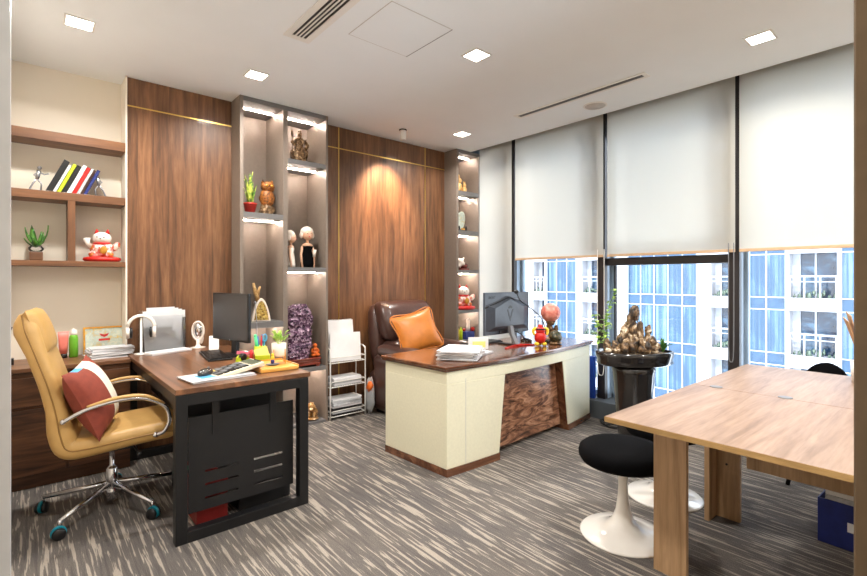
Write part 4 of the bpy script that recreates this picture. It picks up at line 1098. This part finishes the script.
for k in range(4):
    a = k*PI/2+.5; b.tube([(.05*math.cos(a), .05*math.sin(a), 0), (.047*math.cos(a), .047*math.sin(a), .09)], .003, 6)
obj('wooden_legs', b, 'bamboo', o)
b = B()
for k in range(26):
    a = k*2.4; r_ = .015+.045*random.random(); z_ = .15+.05*random.random(); b.leaf((r_*.7*math.cos(a), r_*.7*math.sin(a), z_-.02), (r_*1.2*math.cos(a), r_*1.2*math.sin(a), z_+.006), .016, thick=.002)
for k in range(6): a = k*1.05; b.tube([(0, 0, .11), (.03*math.cos(a), .03*math.sin(a), .16)], .002, 5)
obj('leaves', b, 'leaf_light', o)
o = thing('toy_figure', 'tiny yellow and blue figure on a grey oval saucer on the bamboo tray', 'ornament', (1.125, 2.80, T+.023))
obj('saucer', B().lathe([(.02, 0), (.042, .006), (.042, .009), (0, .006)], 20, sy=.7), 'grey_plastic', o)
obj('figure', B().ell((0, 0, .022), (.012, .010, .014), 1).ell((0, 0, .045), (.011, .010, .014), 0).ell((0, 0, .064), .009, 0), ['yellow', 'navy'], o)
tag(obj('eraser', B().box(-.018, .018, -.01, .01, 0, .016), 'paper', loc=(1.055, 2.80, T+.023), rot=(0, 0, .3), bevel=.002), 'small white block on the left of the bamboo tray', 'eraser')
o = thing('note_holder', 'lime green holder with pale yellow sticky notes behind the bamboo tray', 'note holder', (1.155, 3.04, T), -.35)
obj('holder', B().box(-.045, .045, -.035, .03, 0, .01).box(-.045, .045, -.035, -.03, .01, .055).box(-.045, -.04, -.03, .03, .01, .055).box(.04, .045, -.03, .03, .01, .055), 'lime', o, bevel=.002)
obj('sticky_notes', B().box(-.035, .05, -.02, .015, 0, .085, 0, Matrix.Translation((0, 0, .012)) @ Euler((-.2, -.25, 0)).to_matrix().to_4x4()), 'note_yellow', o)
o = thing('pen_cup', 'round lime cup holding pens behind the sticky notes', 'pen cup', (1.20, 3.205, T))
obj('cup', B().lathe([(.036, 0), (.038, .09), (.034, .09), (.032, .01), (0, .01)], 20), 'lime', o)
for k, (dx, dy, mt, lb, h_) in enumerate(((-.02, 0, 'mint', 'thick mint green marker', .16), (-.006, .01, 'blue', 'blue pen', .15), (.004, -.01, 'red', 'red pen', .155), (.014, .012, 'blue', 'second blue pen leaning right', .16), (.02, -.006, 'teal', 'teal pen at the right', .15))):
    r_ = .011 if k == 0 else .005
    tag(obj('pen', B().tube([(1.20+dx*.5, 3.205+dy*.5, T+.012), (1.20+dx*1.6, 3.205+dy*1.4, T+h_)], r_, 8).ell((1.20+dx*1.6, 3.205+dy*1.4, T+h_), r_*1.1, seg=8, rings=6), mt), lb+' standing in the lime cup', 'pen', 'pens in the lime cup')
tag(obj('scissors', B().tube([(1.225+.014*math.cos(a)-.0, 3.185+.0*math.sin(a), T+.145+.024*math.sin(a)) for a in [2*PI*i/12 for i in range(12)]], .005, 6, closed=True).tube([(1.215, 3.19, T+.015), (1.224, 3.186, T+.122)], .0035, 6), 'sky_blue'), 'scissors with a blue loop handle in the lime cup', 'scissors')
tag(obj('glue_stick', B().lathe([(.012, 0), (.012, .06), (.010, .062), (.010, .085), (0, .085)], 14, c=(1.10, 3.09, T)), 'red'), 'red glue stick left of the sticky note holder', 'glue stick')
o = thing('tape_dispenser', 'black and lime tape dispenser left of the red glue stick', 'tape dispenser', (1.055, 3.12, T), .4)
obj('body', B().prism([(-.04, 0), (.04, 0), (.045, .03), (.02, .035), (-.01, .055), (-.035, .04)], -.02, .02, axis='Y'), 'lime', o)
obj('tape_roll', B().lathe([(.012, -.012), (.024, -.012), (.024, .012), (.012, .012)], 20, mat=Matrix.Translation((-.01, -.012, .042)) @ Euler((PI/2, 0, 0)).to_matrix().to_4x4()), 'black', o)
tag(obj('pink_case', B().prism(rrect(.12, .035, .012), 0, .02), 'pink', loc=(1.115, 3.245, T+.035), rot=(0, .15, .2)), 'pink pencil case under the monitor corner', 'pencil case')
tag(obj('patterned_box', B().box(-.055, .05, -.03, .03, 0, .034), 'owl', loc=(1.115, 3.22, T), rot=(0, 0, .2), bevel=.004), 'small patterned box under the pink pencil case', 'box')
o = thing('phone_stand', 'small white phone stand between the oval mirror and the monitor', 'phone stand', (1.10, 3.90, T), -.3)
obj('stand', B().loft([[(x, y, z) for x, y in ((-.035, y0), (.035, y0), (.035, y0+.02), (-.035, y0+.02))] for z, y0 in ((0, -.05), (.09, .0), (.10, .01))], smooth=False).loft([[(x, y, z) for x, y in ((-.035, y0), (.035, y0), (.035, y0+.02), (-.035, y0+.02))] for z, y0 in ((0, .05), (.10, .01))], smooth=False), 'white_plastic', o, bevel=.003)
o = thing('gooseneck_light', 'thin grey flexible rod light behind the desk monitor', 'lamp', (1.225, 3.33, T))
obj('clip_base', B().box(-.02, .02, -.02, .02, 0, .03), 'black', o, bevel=.003)
obj('rod', B().tube([(0, 0, .03), (.0, 0, .2), (-.006, 0, .30), (-.012, 0, .37)], .003, 6, smooth_path=4).ell((-.013, 0, .378), (.01, .01, .012)), 'silver', o)

# ------------------------------------------------------------------ things on the executive desk
E0 = ET+.001
sheets('paper_stack', 'thick untidy paper pile on the left end of the executive desk', 12, .34, .27, .0058, (2.44, 2.52, E0), .55, ('paper', 'paper', 'paper_grey'), .022)
sheets('clipboard', 'thin dark blue folder beside the paper pile on the executive desk', 2, .22, .16, .006, (2.66, 2.55, E0), .3, ('grey_plastic', 'paper_grey'), .003, cat='folder')
o = thing('card_display', 'small white stand card with a yellow panel on the executive desk', 'desk card', (2.82, 2.70, E0), -.55)
obj('card', B().box(-.085, .085, 0, .006, 0, .10), 'paper', o, bevel=.001); obj('yellow_panel', B().box(-.05, .06, -.0015, 0, .015, .065), 'note_yellow', o); obj('foot', B().box(-.06, .06, .006, .05, 0, .004), 'paper', o)
o = thing('gaming_monitor', 'dark slate monitor seen from behind on the executive desk', 'monitor', (3.215, 2.72, E0), .02)
b = B().box(-.305, .305, 0, .02, .10, .465)
b.loft([[(x, -y, z) for x, z in pts] for y, pts in ((0, [(-.29, .13), (.29, .13), (.29, .36), (.0, .43), (-.29, .36)]), (.028, [(-.2, .17), (.2, .17), (.2, .33), (0, .40), (-.2, .33)]))], smooth=False)
obj('casing', b, 'monitor_back', o, bevel=.003)
obj('ridge', B().tube([(-.30, -.002, .335), (0, -.018, .425), (.30, -.002, .335)], .006, 6), 'black', o)
obj('emblem', B().prism([(-.045, .315), (-.028, .315), (0, .245), (.028, .315), (.045, .315), (.0, .21)], -.0295, -.027, axis='Y').prism([(-.03, .335), (0, .35), (.03, .335), (.018, .32), (0, .328), (-.018, .32)], -.0295, -.027, axis='Y'), 'black', o)
text('brand_lettering', 'acer', .05, 'black', o, (-.215, -.0012, .425), (PI/2, 0, 0))
obj('rear_ports', B().box(-.12, -.02, -.012, 0, .105, .135).box(.05, .13, -.012, 0, .105, .135), 'black', o)
obj('screen', B().box(-.297, .297, .02, .021, .108, .457), 'screen', o)
obj('stand_neck', B().loft([[(x, y, z) for x, y in ((-.022, y0), (.022, y0), (.022, y0+.03), (-.022, y0+.03))] for z, y0 in ((.012, -.11), (.10, -.06), (.17, -.045))], smooth=False), 'grey_plastic', o, bevel=.003)
obj('stand_leg', B().loft([[(.0, -.11, .0), (.04, -.08, .0), (.04, -.08, .014), (0, -.11, .016)], [(-.20, -.15, 0), (-.20, -.13, 0), (-.20, -.13, .008), (-.20, -.15, .008)]], smooth=False), 'red', o)
obj('stand_leg', B().loft([[(.0, -.08, .0), (-.04, -.11, .0), (-.04, -.11, .014), (0, -.08, .016)], [(.15, -.18, 0), (.16, -.15, 0), (.16, -.15, .008), (.15, -.18, .008)]], smooth=False), 'red', o)
obj('stand_leg', B().box(-.02, .02, -.09, .1, 0, .012), 'black', o)
obj('power_cable', B().tube([(.09, -.006, .115), (.12, -.05, .09), (.17, -.07, .03), (.24, -.03, .006)], .005, 6, smooth_path=5), 'black', o)
keyboard('black keyboard behind the monitor with the V emblem', (3.10, 2.93, E0), 0, .42, .14)
o = thing('gooseneck_microphone', 'black gooseneck microphone curving over the right of the monitor', 'microphone', (3.60, 2.60, E0))
obj('mic_base', B().lathe([(.035, 0), (.035, .02), (.02, .026), (0, .026)], 20), 'black', o)
g = [(0, 0, .02), (0, 0, .10), (-.03, 0, .19), (-.10, 0, .255), (-.22, .01, .33), (-.33, .02, .39), (-.37, .03, .455)]
obj('gooseneck', B().tube(g, .0045, 8, smooth_path=6), 'black', o)
obj('mic_head', B().ell((-.375, .03, .468), (.022, .02, .018)), 'black', o)
o = thing('fortune_doll', 'red round doll figurine with yellow horns on the executive desk', 'figurine', (3.37, 2.485, E0), -.7)
obj('feet', B().ell((-.033, -.01, .018), (.022, .025, .018)).ell((.033, -.01, .018), (.022, .025, .018)).ell((0, .03, .016), (.02, .02, .016)), 'yellow', o)
obj('red_body', B().ell((0, 0, .075), (.052, .045, .055)).ell((0, 0, .135), (.043, .038, .036)).ell((0, 0, .172), (.02, .02, .016)), 'red', o)
obj('horns', B().tube([(-.03, 0, .15), (-.056, 0, .145), (-.062, 0, .12), (-.052, -.01, .095)], [.014, .016, .014, .008], 8, smooth_path=3).tube([(.03, 0, .15), (.056, 0, .145), (.062, 0, .12), (.052, -.01, .095)], [.014, .016, .014, .008], 8, smooth_path=3), 'yellow', o)
obj('black_band', B().tube([(.042*math.cos(a), .037*math.sin(a), .148) for a in [2*PI*i/14 for i in range(14)]], .006, 6, closed=True), 'black', o)
o = thing('toad_carving', 'dark mottled stone carving with a coiled wooden base right of the red doll', 'ornament', (3.56, 2.46, E0), 0)
obj('stone', B().ell((0, 0, .065), (.062, .055, .055), amp=.25, freq=5), 'toad', o)
obj('base', B().ell((0, 0, .012), (.06, .05, .015), amp=.3), 'bronze', o)
o = thing('quartz_sphere', 'pink quartz sphere on a carved wooden stand at the right end of the executive desk', 'ornament', (3.71, 2.62, E0))
obj('sphere', B().ell((0, 0, .265), .090, seg=32, rings=20), 'pink_ball', o)
obj('carved_stand', B().ell((0, 0, .02), (.07, .07, .022), amp=.3).ell((.02, 0, .07), (.035, .03, .05), amp=.6, seed=4).ell((0, .01, .13), (.03, .03, .05), amp=.5, seed=7).ell((.06, -.02, .10), (.022, .022, .045), amp=.5, seed=6).lathe([(.03, .15), (.05, .19), (.045, .195), (0, .18)], 16), 'bronze', o)
mouse('dark computer mouse on the executive desk behind the red doll', (3.50, 2.74, E0+.0), .4)

# ------------------------------------------------------------------ planter with rock landscape
pz = math.radians(-40.8)
o = thing('tall_planter', 'tall black glazed planter with a wide oval tray by the window', 'planter', (3.755, 1.845, 0), pz)
obj('pot_column', B().lathe([(.10, 0), (.115, .008), (.125, .1), (.145, .35), (.163, .56), (.17, .60), (.15, .615), (0, .615)], 40), 'black_gloss', o)
def oval(k, z, n=36): return [(.312*k*math.cos(a)*(1+.04*math.cos(3*a)), .19*k*math.sin(a), z) for a in [2*PI*i/n for i in range(n)]]
obj('tray', B().loft([oval(.90, .622), oval(.985, .635), oval(.965, .668), oval(1.0, .695), oval(1.0, .73), oval(.95, .733), oval(.93, .705), oval(.5, .702)]), 'black_gloss', o)
obj('gravel', B().loft([oval(.93, .704), oval(.9, .714), oval(.3, .725)]), 'soil', o)
rocks = [(-.005, .02, .90, .038, .036, .17, 0), (.012, .0, 1.035, .034, .03, .06, 3), (.055, .01, .84, .028, .03, .13, 5), (-.055, .02, .85, .036, .034, .10, 7), (-.10, .0, .80, .034, .034, .075, 9), (-.155, -.01, .765, .035, .033, .045, 11), (-.215, .0, .765, .026, .028, .055, 12),
         (.115, .0, .83, .022, .024, .075, 14), (.118, -.005, .905, .026, .024, .035, 15), (.155, .0, .79, .03, .03, .06, 17), (.19, -.01, .765, .026, .026, .035, 19), (-.045, -.08, .765, .024, .026, .045, 21), (.03, -.09, .755, .028, .028, .03, 23), (.085, -.07, .765, .03, .028, .045, 25), (-.10, -.08, .765, .024, .024, .05, 27),
         (-.17, -.09, .747, .024, .024, .02, 28), (-.225, -.05, .745, .026, .02, .018, 30), (.145, -.07, .75, .026, .024, .025, 29), (.025, .05, .84, .04, .035, .10, 31), (-.02, -.045, .79, .034, .03, .07, 33), (.045, -.04, .78, .03, .03, .06, 35), (-.075, -.035, .78, .028, .028, .055, 37), (.10, -.03, .775, .028, .026, .05, 39)]
for x_, y_, z_, rx, ry, rz_, sd in rocks:
    wx_ = 3.755+x_*math.cos(pz)-y_*math.sin(pz); wy_ = 1.845+x_*math.sin(pz)+y_*math.cos(pz)
    size = 'tall' if z_ > .83 else ('upright' if rz_ > .07 else 'small')
    tag(obj('landscape_rock', B().ell((0, 0, 0), (rx, ry, rz_), seg=26, rings=18, amp=.5, freq=1.5, seed=sd*1.7), 'rock', loc=(wx_, wy_, z_), rot=(0, 0, pz)),
        'craggy brown landscape rock heaped in the oval tray of the black planter', 'rock', 'craggy rocks in the planter tray')
b = B()
o2 = thing('bamboo_sprig', 'light green leafy sprig at the left of the rock landscape', 'plant', (3.60, 2.03, .725), pz)
for bx, h_, lx in ((-.03, .30, -.03), (.01, .50, .10), (.03, .24, .0)):
    b.tube([(bx, 0, 0), (bx*1.1+lx*.2, 0, h_*.6), (bx+lx, 0, h_)], .0028, 6, smooth_path=3)
obj('stems', b, 'leaf', o2)
b = B()
for k in range(84):
    bx, h1, lx = random.choice(((-.03, .30, -.03), (.01, .50, .10), (.01, .50, .10), (.03, .24, .0)))
    q = .2+.8*random.random(); h_ = h1*q; cx = bx+lx*q*q
    a = random.uniform(0, 2*PI); r1 = .03+.03*random.random()
    b.leaf((cx+.005*math.cos(a), .005*math.sin(a), h_), (cx+r1*math.cos(a), r1*math.sin(a), h_+random.uniform(-.02, .02)), .03, thick=.0012)
obj('leaves', b, 'leaf_light', o2)
o3 = thing('green_succulent', 'small bright green succulent at the right end of the planter tray', 'plant', (3.755+.24*math.cos(pz), 1.845+.24*math.sin(pz), .722), pz)
b = B()
for k in range(14):
    a = k*2.4; r_ = .03+.04*(k % 3)/2; b.leaf((0, 0, 0), (r_*math.cos(a), r_*math.sin(a), .05+.06*((k*5) % 4)/3), .03, thick=.003)
obj('leaves', b, 'leaf', o3)

# things near the window and under the table
tag(obj('blue_board', B().box(4.135, 4.165, 2.42, 2.80, .166, .57), 'blue', bevel=.004), 'blue board standing on the window sill behind the executive desk', 'board')
tag(obj('power_cable', B().tube([(4.05, 2.22, .008), (4.0, 2.28, .02), (3.93, 2.2, .008), (3.97, 2.12, .03), (4.03, 2.17, .01), (3.98, 2.25, .035), (3.9, 2.15, .008), (3.96, 2.05, .01), (4.04, 2.1, .006)], .006, 6, smooth_path=6), 'black'), 'tangled black cable on the floor between the executive desk and the planter', 'cable')
o = thing('file_box', 'dark blue lattice file box with papers under the oak table', 'box', (3.13, .37, 0), -.05)
obj('box_body', B().box(-.115, .115, -.17, .155, 0, .005).box(-.115, -.11, -.17, .155, 0, .22).box(.11, .115, -.17, .155, 0, .22).box(-.11, .11, -.17, -.165, 0, .22).box(-.11, .11, .15, .155, 0, .22), 'navy', o)
obj('label', B().box(-.1165, -.115, -.02, .04, .09, .135), 'paper', o)
sheets('paper_stack', 'loose white papers heaped in the blue file box under the oak table', 12, .20, .28, .0235, (3.13, .36, .006), -.05, ('paper', 'paper_grey'), .004)
o = thing('kraft_rolls', 'bundle of beige kraft boards in a holder at the far right of the oak table', 'boards', (3.46, .40, .751), .4)
obj('holder', B().lathe([(.06, 0), (.065, .12), (.06, .12), (.055, .01), (0, .01)], 20), 'white_metal', o)
for k, (dx, dy) in enumerate(((-.05, .10), (-.02, .08), (-.05, .05), (.02, .03))):
    obj('board', B().loft([[(-.025, k*.01-.02, .012), (.025, k*.01-.02, .012), (.025, k*.01-.016, .012), (-.025, k*.01-.016, .012)], [(-.05+dx, dy, .34+.03*k), (.03+dx, dy, .36+.03*k), (.03+dx, dy+.004, .36+.03*k), (-.05+dx, dy+.004, .34+.03*k)]], smooth=False), 'tan_board' if k % 2 else 'cork', o)
